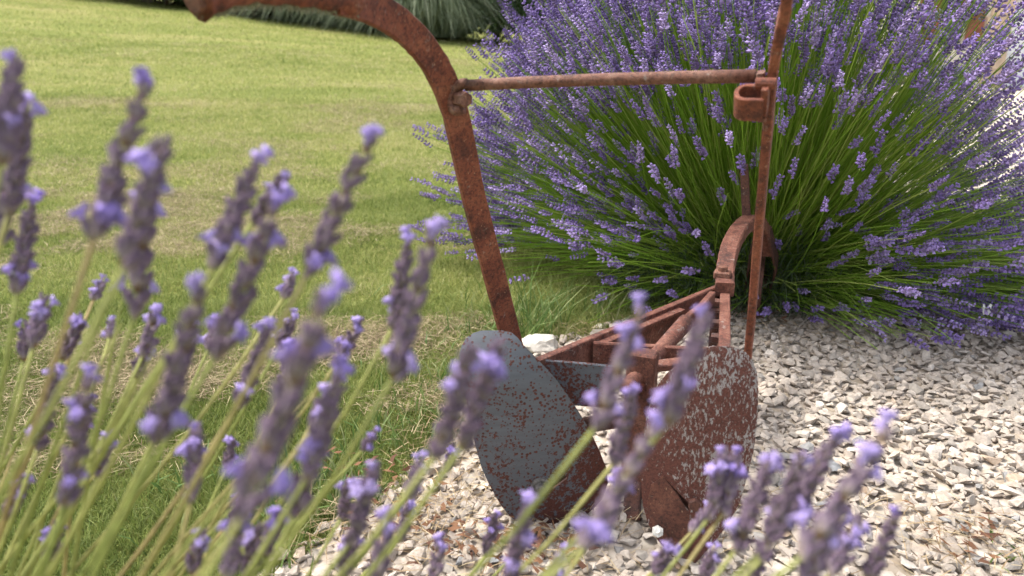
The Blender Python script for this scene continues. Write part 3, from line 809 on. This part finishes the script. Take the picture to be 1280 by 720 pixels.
# ------------------------------------------------------------------ big lavender bush behind the plough
BC = Vector((.90, 2.72, 0))
bush = empty('lavender_bush', BC)
tag(bush, 'huge domed lavender bush in full purple flower growing behind the rusty plough', 'lavender')
def bush_stems(n, flower):
    out_r, out_m, out_t = [], [], []
    tocam = np.array([-.31, -.95, 0])
    extra = 0
    while len(out_r) < n:
        az = rng.uniform(0, 2 * np.pi); cz = rng.uniform(-.03, 1.0)
        low = flower and len(out_r) < 480
        if low: az = rng.uniform(-.42, .12); cz = rng.uniform(-.02, .16)
        s = math.sqrt(max(0, 1 - cz * cz)); dvec = np.array([math.cos(az) * s, math.sin(az) * s, cz])
        f = float(dvec @ tocam)
        L = rng.normal(1.15, .08) if rng.random() < .75 else rng.uniform(.8, 1.15)
        if dvec[0] > .35 and .12 < cz and not low:
            if rng.random() < (.66 if cz > .45 else .5 if (cz > .22 and f < .1) else .10): continue
            L *= .80 if cz > .45 and dvec[0] > .45 else .88 if cz > .35 else .97
        ev = math.degrees(math.atan2(cz, dvec[0]))
        if 22 < ev < 68 and not low: L = min(L, rng.uniform(.70, .90) / math.hypot(cz, dvec[0]))
        L *= 1 - .09 * max(0, -dvec[0] - .3) / .7
        if low: L = rng.uniform(.8, 1.25)
        elif f > .15:
            lowright = dvec[0] > .35 and cz < .45
            keep = (.85 if cz > .66 else .42 if lowright else .30 if cz > .32 else .09) if flower else .8
            if rng.random() > keep * (1 if f < .6 else .6): continue
            L *= rng.uniform(.85, 1.02) if cz > .66 else (rng.uniform(.45, .8) if f > .5 else rng.uniform(.55, .95)) * (.8 if cz < .25 and f > .4 else 1)
        if f < -.55 and cz < .5 and rng.random() < .6: continue
        if flower is False: L *= rng.uniform(.5, .85) if f < .3 else rng.uniform(.7, 1.1)
        elif dvec[0] < -.3 and cz < .3 and f > -.2 and rng.random() < .6: continue
        rr_ = math.sqrt(rng.random()) * .17; ra2 = az + rng.normal(0, .8)
        root = np.array([BC.x + math.cos(ra2) * rr_, BC.y + math.sin(ra2) * rr_, .03])
        tip = root + dvec * L; tip[2] = max(tip[2], .05 + .06 * rng.random()) ; tip += rng.normal(0, .02, 3) * np.array([1, 1, .4])
        mid = root + (dvec * .5 + np.array([0, 0, .13 * (1 - cz)])) * L + rng.normal(0, .045, 3)
        if tip[1] < 2.2 and .35 < tip[0] < .95 and tip[2] < .45: continue
        out_r.append(root); out_m.append(mid); out_t.append(tip)
    return np.array(out_r), np.array(out_m), np.array(out_t)
def tubes_np(r0, m0, t0, rad, segs=5, start=0.0):
    n = len(r0); ts = np.linspace(start, 1, segs + 1)
    P = np.stack([(1 - t) ** 2 * r0 + 2 * t * (1 - t) * m0 + t * t * t0 for t in ts], 1)
    T = t0 - r0; T /= np.linalg.norm(T, axis=1)[:, None]
    ref = np.where(np.abs(T[:, 2:3]) < .8, np.array([[0, 0, 1.]]), np.array([[1., 0, 0]]))
    A = np.cross(T, ref); A /= np.linalg.norm(A, axis=1)[:, None]; B = np.cross(T, A)
    V = []
    for k in range(3):
        a = 2 * math.pi * k / 3
        V.append(P + ((A * math.cos(a) + B * math.sin(a)) * np.asarray(rad).reshape(-1, 1))[:, None, :])
    V = np.stack(V, 2).reshape(-1, 3)
    f = []
    for i in range(segs):
        for k in range(3):
            a, b = i * 3 + k, i * 3 + (k + 1) % 3
            f += [(a, b, b + 3), (a, b + 3, a + 3)]
    f = np.array(f); F = (f[None] + (np.arange(n) * (segs + 1) * 3)[:, None, None]).reshape(-1, 3)
    return V, F, P
NST = 7400
r0, m0, t0 = bush_stems(NST, True)
tint_s = rng.random(NST)
V, F, P = tubes_np(r0, m0, t0, np.full(NST, .00115), 6)
r1, m1, t1 = bush_stems(4600, False)
V2, F2, P2 = tubes_np(r1, m1, t1, rng.uniform(.0008, .0015, len(r1)), 4)
VV = np.concatenate([V, V2]); FF = np.concatenate([F, F2 + len(V)])
TT = np.concatenate([np.repeat(tint_s, 21), np.repeat(rng.random(len(r1)), 15)])
o = link('stems', tri_mesh('stems', VV, FF, None, TT), bush, [STEM]); tag(o, kind='stuff')
# spikes at the stem tips (some stems carry a second, lower whorl group)
tang = t0 - m0; tang /= np.linalg.norm(tang, axis=1)[:, None]
tang += np.array([0, 0, .18]); tang += rng.normal(0, .10, tang.shape); tang /= np.linalg.norm(tang, axis=1)[:, None]
A = np.cross(tang, np.array([[.3, .2, .9]])); A /= np.linalg.norm(A, axis=1)[:, None]; B = np.cross(tang, A)
sl = rng.uniform(.042, .092, NST); sw = sl ** .35 * .086 ** .65 * rng.uniform(.8, 1.25, NST)
rot = np.stack([A * sw[:, None], B * sw[:, None], tang * sl[:, None]], -1)
which = rng.integers(0, len(FS), NST)
u, v, d = proj_np(t0[:, 0], t0[:, 1], t0[:, 2])
vis = (u > 540) & (u < 1275) & (v > 5) & (v < 450)
score = np.where(vis, sl / d, -1)
top = np.argsort(-score)[:300]
restm = np.ones(NST, bool); restm[top] = False
o = link('flower_spikes', merged('flower_spikes', FS, which[restm], rot[restm], t0[restm] - rot[restm][:, :, 2] * .06, rng.random(restm.sum())), bush, [CALYX, COROLLA]); tag(o, kind='stuff')
fs_me = []
for (V, F, mi) in FS:
    me = tri_mesh('flower_spike', V, F, mi); me.materials.append(CALYX_P); me.materials.append(COROLLA_P); fs_me.append(me)
for i in top:
    o = bpy.data.objects.new('flower_spike', fs_me[which[i]]); COL.objects.link(o); o.parent = bush
    o.matrix_basis = Matrix.Translation(Vector(t0[i] - rot[i][:, 2] * .06) - BC) @ Matrix(rot[i].tolist()).to_4x4()
# leaves low in the bush
nl_ = 15000
az = rng.uniform(0, 2 * np.pi, nl_); rad = np.sqrt(rng.random(nl_)) * .48; zz = rng.random(nl_) ** 1.2 * .42 * (1 - (rad / .62) ** 2) + .01
root = np.stack([BC.x + np.cos(az) * rad * 1.15, BC.y - .03 + np.sin(az) * rad * .8, zz], -1)
V, F, T = blades(root, rng.uniform(.04, .10, nl_), rng.uniform(.003, .006, nl_), az + rng.normal(0, .7, nl_), rng.uniform(.2, 1.4, nl_), rng.random(nl_), .25)
o = link('foliage', tri_mesh('foliage', V, F, None, T), bush, [LEAF]); tag(o, kind='stuff')

# butterfly resting on a low spike of the bush
bp = PZ(1232, 391, .12)
bf = empty('butterfly', bp); tag(bf, 'small white butterfly resting on the low lavender flowers above the gravel', 'butterfly')
WHITE = mat_plain('butterfly_wing', (.75, .75, .70), .8, .08, 200)
for s in (-1, 1):
    w = [(0, 0), (.004, .012), (.014, .018), (.019, .013), (.016, .004), (.014, -.006), (.007, -.011), (.001, -.005)]
    dirx = Vector((.75 * s, -.2, .65)).normalized(); diry = Vector((0, .35, .94)) if s > 0 else Vector((.2, .3, .93))
    q = [bp + dirx * (x + .0008) + diry * y for x, y in w]; nn = dirx.cross(diry).normalized() * .0003
    V = [a + nn for a in q] + [a - nn for a in q]; k = len(q)
    F = [tuple(range(k)), tuple(range(2 * k - 1, k - 1, -1))] + [(i, i + k, (i + 1) % k + k, (i + 1) % k) for i in range(k)]
    part('wing', (V, F), WHITE, bf)
part('body', tube([bp + Vector((0, -.003, -.009)), bp + Vector((0, -.001, -.003)), bp, bp + Vector((0, .003, .008))], [.0006, .0016, .0018, .0012], 8), mat_plain('butterfly_body', (.08, .07, .06)), bf)

# ------------------------------------------------------------------ near lavender plant
def near_spike(seed, length=.06):
    """returns (spike bm mesh, blossom mesh); z axis up, metres"""
    r = random.Random(seed)
    bm = bmesh.new(); bb = bmesh.new(); TL = bm.verts.layers.float.new('tint')
    def calyx(base, d, L, rad, mi=0):
        d = d.normalized(); a = d.orthogonal().normalized(); b = d.cross(a); n = 7; rings = []
        for (t, k) in ((0, .45), (.3, .95), (.62, 1.0), (.88, .80), (1.0, .62)):
            rings.append([bm.verts.new(base + d * L * t + (a * math.cos(2 * math.pi * j / n) + b * math.sin(2 * math.pi * j / n)) * rad * k * (1 + .12 * (j % 2))) for j in range(n)])
            for v_ in rings[-1]: v_[TL] = t
        for q in range(len(rings) - 1):
            for j in range(n):
                f = bm.faces.new((rings[q][j], rings[q][(j + 1) % n], rings[q + 1][(j + 1) % n], rings[q + 1][j])); f.smooth = True; f.material_index = mi
        f = bm.faces.new(rings[-1]); f.material_index = mi
        return base + d * L, d, a, b
    def bract(base, d, L, w):
        d = d.normalized(); s = d.cross(Z).normalized() if abs(d.z) < .99 else Vector((1, 0, 0))
        vs = [bm.verts.new(base - s * w), bm.verts.new(base + s * w), bm.verts.new(base + d * L * .55 + s * w * .9), bm.verts.new(base + d * L), bm.verts.new(base + d * L * .55 - s * w * .9)]
        f = bm.faces.new(vs); f.material_index = 1
    def corolla(p, d, a, b, sz):
        # tube and five spreading ruffled lobes
        rings = []; n = 10
        for (t, k) in ((-.25, .26), (.25, .36), (.55, .80), (.95, .95), (.72, .42)):
            ring_ = []
            for j in range(n):
                w = 2 * math.pi * j / n; lobe = 1 if t < .5 else (1.2 * r.uniform(.75, 1.2) if j % 2 == 0 else .50)
                kk = k * sz * lobe * r.uniform(.9, 1.1)
                ring_.append(bb.verts.new(p + d * sz * (t + (r.uniform(-.12, .12) if t > .5 else 0)) + (a * math.cos(w) + b * math.sin(w)) * kk))
            rings.append(ring_)
        for q in range(4):
            for j in range(n):
                f = bb.faces.new((rings[q][j], rings[q][(j + 1) % n], rings[q + 1][(j + 1) % n], rings[q + 1][j])); f.smooth = True
    nw = r.choice((6, 7, 8, 8)) if length > .04 else 4; L = length
    # core
    for k in range(8):
        pass
    zs = [0.0] + [L * (.16 + .74 * i / (nw - 1)) * r.uniform(.97, 1.03) for i in range(nw)]
    open_w = set(r.sample(range(nw + 1), 2)) | ({nw} if r.random() < .8 else set())
    for i, z in enumerate(zs):
        s = 1 - .40 * (i / nw) ** 2; m = 7 if i < nw else 5; ph = r.uniform(0, 6)
        for k in range(m):
            a = ph + 2 * math.pi * k / m + r.uniform(-.22, .22); up = r.uniform(.95, 2.3) if i < nw else r.uniform(1.8, 3.5)
            d = Vector((math.cos(a), math.sin(a), up))
            base = Vector((math.cos(a) * .0012, math.sin(a) * .0012, z + r.uniform(-.0028, .0028)))
            tip = calyx(base, d, .0112 * s * r.uniform(.7, 1.2), .0023 * s)
            if (i in open_w and r.random() < .30) or r.random() < .008: corolla(*tip, .0056 * r.uniform(.75, 1.25))
        for k in range(4):
            a = ph + math.pi * k / 2; bract(Vector((math.cos(a) * .001, math.sin(a) * .001, z - .0015)), Vector((math.cos(a), math.sin(a), 1.0)), .006 * s, .0022)
    # axis
    n = 6; c0 = [bm.verts.new((math.cos(2 * math.pi * j / n) * .0013, math.sin(2 * math.pi * j / n) * .0013, -.002)) for j in range(n)]
    c1 = [bm.verts.new((math.cos(2 * math.pi * j / n) * .0008, math.sin(2 * math.pi * j / n) * .0008, L * .93)) for j in range(n)]
    for j in range(n): bm.faces.new((c0[j], c0[(j + 1) % n], c1[(j + 1) % n], c1[j])).material_index = 0
    if not bb.verts: corolla(Vector((0, 0, L)), Z, Vector((1, 0, 0)), Vector((0, 1, 0)), .004)
    ms = bpy.data.meshes.new('flower_spike'); bm.to_mesh(ms); bm.free(); ms.materials.append(NCALYX); ms.materials.append(NBRACT)
    mb_ = bpy.data.meshes.new('blossom'); bb.to_mesh(mb_); bb.free(); mb_.materials.append(NCOROLLA)
    return ms, mb_
NS = [near_spike(s, L) for s, L in zip(range(40, 50), (.060, .055, .066, .058, .05, .062, .07, .056, .064, .052))]
NSL = (.060, .055, .066, .058, .05, .062, .07, .056, .064, .052)
NS_small = [near_spike(s, L) for s, L in zip(range(60, 64), (.030, .024, .034, .028))]
NSL_small = (.030, .024, .034, .028)
near = empty('lavender_plant', (-.58, .42, 0))
tag(near, 'lavender plant with tall leaning stalks and half-faded spikes in front of the plough', 'lavender')
# spikes: (base x, base y, tip x, tip y, depth or 0)
SP = [(2, 200, 20, 70, .36), (12, 262, 34, 130, 0), (22, 362, 41, 250, 0), (120, 290, 184, 100, .36), (158, 328, 207, 165, 0), (170, 388, 190, 205, .46), (272, 440, 347, 248, .40), (268, 330, 322, 198, 0),
      (318, 275, 359, 215, .5), (386, 338, 467, 168, .40), (492, 408, 511, 298, .52), (494, 468, 543, 283, .42), (198, 545, 252, 355, .36), (305, 640, 408, 365, .29), (385, 595, 427, 462, 0), (83, 625, 111, 470, .40),
      (124, 592, 139, 540, .62), (30, 448, 34, 405, .66), (80, 446, 101, 400, .66), (180, 442, 197, 385, .62), (138, 420, 141, 402, .7), (48, 558, 71, 465, .58), (240, 622, 246, 530, .5), (284, 583, 291, 550, .7),
      (298, 505, 337, 408, .55), (350, 432, 366, 400, .7), (240, 715, 252, 668, .55), (548, 565, 592, 425, .37), (580, 555, 627, 418, .38), (608, 692, 619, 640, .7), (636, 725, 660, 632, .46), (748, 530, 803, 382, .38),
      (768, 578, 792, 490, .50), (836, 525, 884, 388, .40), (733, 680, 822, 528, .36), (888, 645, 905, 560, .55), (905, 640, 922, 560, .55), (500, 672, 513, 628, .7), (512, 618, 524, 578, .55), (440, 675, 470, 580, .45),
      (470, 722, 487, 640, .47), (558, 588, 568, 560, .75), (542, 722, 552, 670, .6), (955, 695, 1003, 568, .44), (1008, 692, 1112, 533, .36), (922, 685, 962, 575, .46), (980, 662, 1046, 543, .45), (1086, 720, 1120, 643, .5),
      (1005, 730, 1052, 640, .44), (866, 664, 884, 636, .7), (308, 718, 322, 665, .55), (428, 645, 438, 600, .6), (118, 372, 128, 352, .7), (455, 560, 468, 540, .62), (645, 690, 655, 660, .8), (10, 645, 30, 600, .6),
      (820, 715, 838, 680, .62), (760, 650, 780, 590, .52), (330, 690, 352, 640, .5), (395, 530, 418, 480, .5), (172, 470, 184, 430, .66), (430, 720, 442, 670, .55), (285, 715, 300, 640, .46), (370, 640, 392, 560, .42), (0, 300, 8, 230, .5), (225, 470, 240, 400, .55),
      (690, 722, 702, 690, .6), (1040, 715, 1070, 655, .5), (940, 720, 952, 690, .6), (880, 722, 890, 690, .65), (60, 700, 70, 660, .6), (100, 540, 110, 505, .64), (356, 370, 366, 345, .66)]
rs = random.Random(5)
for _ in range(6):      # younger, shorter spikes deeper in the plant
    bx = rs.uniform(-20, 470); by = rs.uniform(430, 740); l_ = rs.uniform(22, 60); SP.append((bx, by, bx + l_ * rs.uniform(.15, .5), by - l_, rs.uniform(.5, .78)))
for idx, (bx, by, tx, ty, dep) in enumerate(SP):
    Lpx = math.hypot(tx - bx, ty - by)
    if not dep: dep = min(.72, max(.33, .060 * FPX / Lpx))
    b = PD(bx, by, dep); t = PD(tx, ty, dep + random.uniform(-.012, .012))
    ax = (t - b); L = ax.length; ax.normalize()
    if L < .040: lib, ll = NS_small, NSL_small
    else: lib, ll = NS, NSL
    k = min(range(len(ll)), key=lambda q: abs(ll[q] - L) + random.uniform(0, .012))
    s = L / ll[k]
    # stem from the woody base up to the spike
    rt = Vector((-.64 + random.gauss(0, .07) + .70 * max(0, b.x + .14), .42 + random.gauss(0, .06) + .15 * max(0, b.x), .0))
    H = (b - rt).length
    c1 = b - (ax * .45 + (b - rt).normalized() * .55) * H * .33; c1.z = max(c1.z, .12)
    c0 = rt + (b - rt) * .28 + Vector((0, 0, 1)) * H * .06
    pts = []
    for q in range(13):
        w = q / 12
        pts.append(rt * (1 - w) ** 3 + c0 * 3 * w * (1 - w) ** 2 + c1 * 3 * w * w * (1 - w) + b * w ** 3)
    stalk = link('flower_stalk', fixn(mesh('flower_stalk', *tube(pts, [.0021 - .0007 * q / 12 for q in range(13)], 6), True)), near, [FSTEM])
    M = Matrix.Translation(b - ax * .001 - world_loc(stalk)) @ ax.to_track_quat('Z', 'Y').to_matrix().to_4x4() @ Matrix.Rotation(random.uniform(0, 6.28), 4, 'Z') @ Matrix.Diagonal((.80 * s ** .5, .80 * s ** .5, s, 1))
    for nm, me in zip(('flower_spike', 'blossom'), lib[k]):
        o = bpy.data.objects.new(nm, me); COL.objects.link(o); o.parent = stalk; o.matrix_basis = M
for _ in range(26):
    px, py, dp = rs.uniform(-30, 420), rs.uniform(330, 640), rs.uniform(.42, .8)
    b = PD(px, py, dp); rt = Vector((-.64 + rs.gauss(0, .08), .42 + rs.gauss(0, .08), 0))
    md_ = rt.lerp(b, .5) + Vector((rs.uniform(-.03, .01), 0, .02))
    pts = [rt * (1 - w) ** 2 + md_ * 2 * w * (1 - w) + b * w * w for w in (0, .2, .4, .6, .8, .93, 1)]
    link('stem', fixn(mesh('stem', *tube(pts, [.0022, .0021, .002, .0018, .0016, .0014, .0004], 6), True)), near, [FSTEM])
# leafy base of the near plant, below the frame
nl_ = 2600
az = rng.uniform(0, 2 * np.pi, nl_); rad = np.sqrt(rng.random(nl_)) * .20
root = np.stack([-.58 + np.cos(az) * rad * 1.3, .42 + np.sin(az) * rad, rng.random(nl_) ** 1.3 * .26 * (1 - (rad / .26) ** 2)], -1)
V, F, T = blades(root, rng.uniform(.03, .07, nl_), rng.uniform(.003, .005, nl_), az + rng.normal(0, .7, nl_), rng.uniform(.1, 1.2, nl_), rng.random(nl_), .3)
o = link('foliage', tri_mesh('foliage', V, F, None, T), near, [LEAF]); tag(o, kind='stuff')

# ------------------------------------------------------------------ background planting
def shrub(name, label, px, y, w, h, mat, n=7000, leaf=.15, group=None, trunk=True):
    x = (px - 640) / FPX * (y * .954); z0 = float(ground_h(x, y))
    root = empty(name, (x, y, z0)); tag(root, label, 'shrub', group)
    # leaves clustered on boughs
    nb = 70; cent = []
    for _ in range(nb):
        a = rng.uniform(0, 2 * np.pi); c = rng.uniform(-.5, 1); s = math.sqrt(1 - c * c) * rng.uniform(.5, 1)
        cent.append((x + math.cos(a) * s * w * .5, y + math.sin(a) * s * w * .45, z0 + h * (.16 + .78 * (max(0, c) * rng.uniform(.5, 1.05)) + .05 * rng.random())))
    cent = np.array(cent); ci = rng.integers(0, nb, n)
    p = cent[ci] + rng.normal(0, 1, (n, 3)) * np.array([w * .085, w * .085, h * .075])
    p[:, 2] = np.maximum(p[:, 2], z0 + .02)
    V, F, T = blades(p, leaf * rng.uniform(.6, 1.4, n), leaf * .55 * rng.uniform(.7, 1.3, n), rng.uniform(0, 2 * np.pi, n), rng.uniform(.2, 2.2, n), np.clip(rng.random(nb)[ci] * .5 + rng.random(n) * .5, 0, 1), .3)
    link('crown', tri_mesh('crown', V, F, None, T), root, [mat])
    vf = []
    for k in range(5):
        q = cent[rng.integers(0, nb)]
        vf.append(tube([(x + random.uniform(-.05, .05), y, z0 - .05), (x + (q[0] - x) * .4, y + (q[1] - y) * .4, z0 + (q[2] - z0) * .55), tuple(q)], [.05, .03, .012], 6))
    part('trunk', join(*vf), BARK, root)
    return root
BARK = mat_plain('bark', (.09, .065, .045), .9, .3, 30)
SH_DARK = mat_tint('shrub_dark', [(0, (.020, .030, .016)), (1, (.060, .075, .040))], .15, .7)
SH_GREEN = mat_tint('shrub_green', [(0, (.025, .050, .018)), (1, (.07, .12, .035))], .2, .7)
SH_BROWN = mat_tint('shrub_brown', [(0, (.035, .028, .024)), (1, (.10, .075, .06))], .1, .8)
PAMPAS = mat_tint('pampas', [(0, (.14, .18, .11)), (.6, (.26, .31, .20)), (1, (.40, .43, .31))], .5, .6)
shrub('hedge_shrub', 'dark evergreen shrub at the top end of the sloping lawn', 120, 26.5, 3.4, 2.4, SH_DARK)
shrub('hedge_shrub', 'grey-brown twiggy shrub beside the dark evergreen on the lawn rim', 215, 26, 2.8, 1.8, SH_BROWN)
shrub('hedge_shrub', 'mid-green rounded shrub between twiggy shrub and pampas clumps', 285, 26.4, 3.0, 2.2, SH_GREEN)
shrub('hedge_shrub', 'low brown shrub just behind the plough grip by the pampas', 340, 25.5, 2.2, 1.4, SH_BROWN)
shrub('hedge_shrub', 'tall dark green shrub beyond the lawn left of the big lavender', 622, 25, 3.4, 4.6, SH_GREEN, 14000)
shrub('hedge_shrub', 'tall black-green conifer shrub hidden behind the big lavender', 715, 26, 4.2, 5.0, SH_DARK, 13000)
shrub('hedge_shrub', 'broad bushy shrub behind the big lavender near the house', 850, 25, 4.0, 3.0, SH_GREEN, 8000)
shrub('hedge_shrub', 'dark shrub beside the house wall corner', 985, 24, 3.8, 3.0, SH_DARK, 8000)
shrub('hedge_shrub', 'wide dark evergreen shrub beyond the lawn rim outermost of the row', 20, 27.5, 4.2, 2.6, SH_DARK)
def pampas(px, y, w, h, label, n=5000):
    x = (px - 640) / FPX * (y * .954); z0 = float(ground_h(x, y))
    root = empty('pampas_grass', (x, y, z0)); tag(root, label, 'grass clump', 'pampas grasses beyond the lawn')
    az = rng.uniform(0, 2 * np.pi, n); rr_ = np.sqrt(rng.random(n)) * w * .3
    p = np.stack([x + np.cos(az) * rr_, y + np.sin(az) * rr_, np.full(n, z0)], -1)
    V, F, T = blades(p, h * rng.uniform(.5, 1.2, n), rng.uniform(.03, .06, n), az + rng.normal(0, .4, n), rng.uniform(.05, .8, n), rng.random(n), 1.6, 2.75)
    o = link('leaves', tri_mesh('leaves', V, F, None, T), root, [PAMPAS]); tag(o, kind='stuff')
    pl = []
    for k in range(9):
        a = rng.uniform(0, 6.28); q = Vector((x + math.cos(a) * w * .15, y + math.sin(a) * w * .15, z0)); tp = Vector((x + math.cos(a) * w * .4, y + math.sin(a) * w * .4, z0 + h * random.uniform(1.05, 1.3)))
        pl.append(tube([q, q.lerp(tp, .7), tp], [.012, .01, .006], 5)); pl.append(tube([tp.lerp(q, .22), tp.lerp(q, .08), tp], [.02, .05, .008], 6))
    part('plumes', join(*pl), mat_plain('plume', (.42, .38, .28), .9, .2, 20), root)
pampas(395, 25.6, 3.4, 2.6, 'grey-green arching pampas clump by the brown shrub')
pampas(462, 25.2, 3.4, 2.8, 'grey-green arching pampas clump between its two neighbours')
pampas(535, 24.4, 3.8, 3.2, 'largest pampas clump beside the tall dark green shrub')

# ------------------------------------------------------------------ house
HX, HY = 9.2, 18.0
house = empty('house', (HX, HY, 0)); tag(house, 'cream rendered house with stone door surround and white panelled door', 'house')
RENDER = mat_plain('render', (.62, .56, .47), .9, .08, 3)
SAND = mat_plain('sandstone', (.56, .42, .29), .9, .18, 6)
WPAINT = mat_plain('white_paint', (.78, .79, .79), .5, .03, 4)
REDWOOD = mat_plain('red_wood', (.20, .07, .04), .6, .3, 12)
DGLASS = mat_plain('dark_glass', (.03, .035, .04), .1, .2, 3, .6)
TILE = mat_plain('roof_tile', (.30, .12, .07), .9, .3, 5)
dx0, dx1, dz = 11.18, 12.35, 1.92
wx0, wx1, wz0, wz1 = 9.55, 10.15, .95, 2.1
def wallbox(x0, x1, z0, z1, y0=HY, y1=HY + .35): return box(((x0 + x1) / 2, (y0 + y1) / 2, (z0 + z1) / 2), ((x1 - x0) / 2, 0, 0), (0, (y1 - y0) / 2, 0), (0, 0, (z1 - z0) / 2))
part('wall', join(wallbox(HX, wx0, -.1, 3.1), wallbox(wx0, wx1, -.1, wz0), wallbox(wx0, wx1, wz1, 3.1), wallbox(wx1, dx0, -.1, 3.1), wallbox(dx0, dx1, dz, 3.1), wallbox(dx1, 20, -.1, 3.1),
                  wallbox(HX, HX + .35, -.1, 3.1, HY + .35, HY + 7), wallbox(19.65, 20, -.1, 3.1, HY + .35, HY + 7), wallbox(HX + .35, 19.65, -.1, 3.1, HY + 6.65, HY + 7)), RENDER, house)
sur = empty('door_surround', Vector((dx0, HY, 0)) - Vector(house.location)); sur.parent = house
for side, x0, x1 in ((0, dx0 - .58, dx0), (1, dx1, dx1 + .58)):
    for k in range(5): part('stone_block', wallbox(x0 + (.0 if k % 2 else .08) * (1 - side), x1 - (.0 if k % 2 else .08) * side, k * dz / 5 + .006, (k + 1) * dz / 5 - .006, HY - .05, HY + .02), SAND, sur, .008)
part('lintel', wallbox(dx0 - .5, dx1 + .5, dz, dz + .34, HY - .06, HY + .02), SAND, sur, .01)
door = part('door', wallbox(dx0, dx1, 0, dz, HY + .14, HY + .18), WPAINT, house)
for k in range(8):
    part('door_panel', wallbox(dx0 + .01, dx1 - .01, k * dz / 8 + .008, (k + 1) * dz / 8 - .008, HY + .115, HY + .145), WPAINT, door, .005)
win = part('window', wallbox(wx0, wx1, wz0, wz1, HY + .2, HY + .23), DGLASS, house)
part('frame', join(wallbox(wx0, wx0 + .06, wz0, wz1, HY + .16, HY + .21), wallbox(wx1 - .06, wx1, wz0, wz1, HY + .16, HY + .21), wallbox(wx0 + .06, wx1 - .06, wz1 - .06, wz1, HY + .16, HY + .21)), REDWOOD, win)
for x0, x1 in ((wx0 - .5, wx0 - .02), (wx1 + .02, wx1 + .4)):
    part('shutter', wallbox(x0, x1, wz0 - .02, wz1 + .02, HY - .05, HY - .005), REDWOOD, house, .004)
V = [(HX - .5, HY - .6, 3.0), (20.5, HY - .6, 3.0), (20.5, HY + 7.6, 3.0), (HX - .5, HY + 7.6, 3.0), (HX + 3, HY + 3.5, 4.6), (17, HY + 3.5, 4.6)]
V += [(a, b, c + .15) for a, b, c in V]
part('roof', (V, [(0, 3, 2, 1), (6, 7, 11, 10), (7, 8, 11), (8, 9, 10, 11), (9, 6, 10), (0, 1, 7, 6), (1, 2, 8, 7), (2, 3, 9, 8), (3, 0, 6, 9)]), TILE, house)
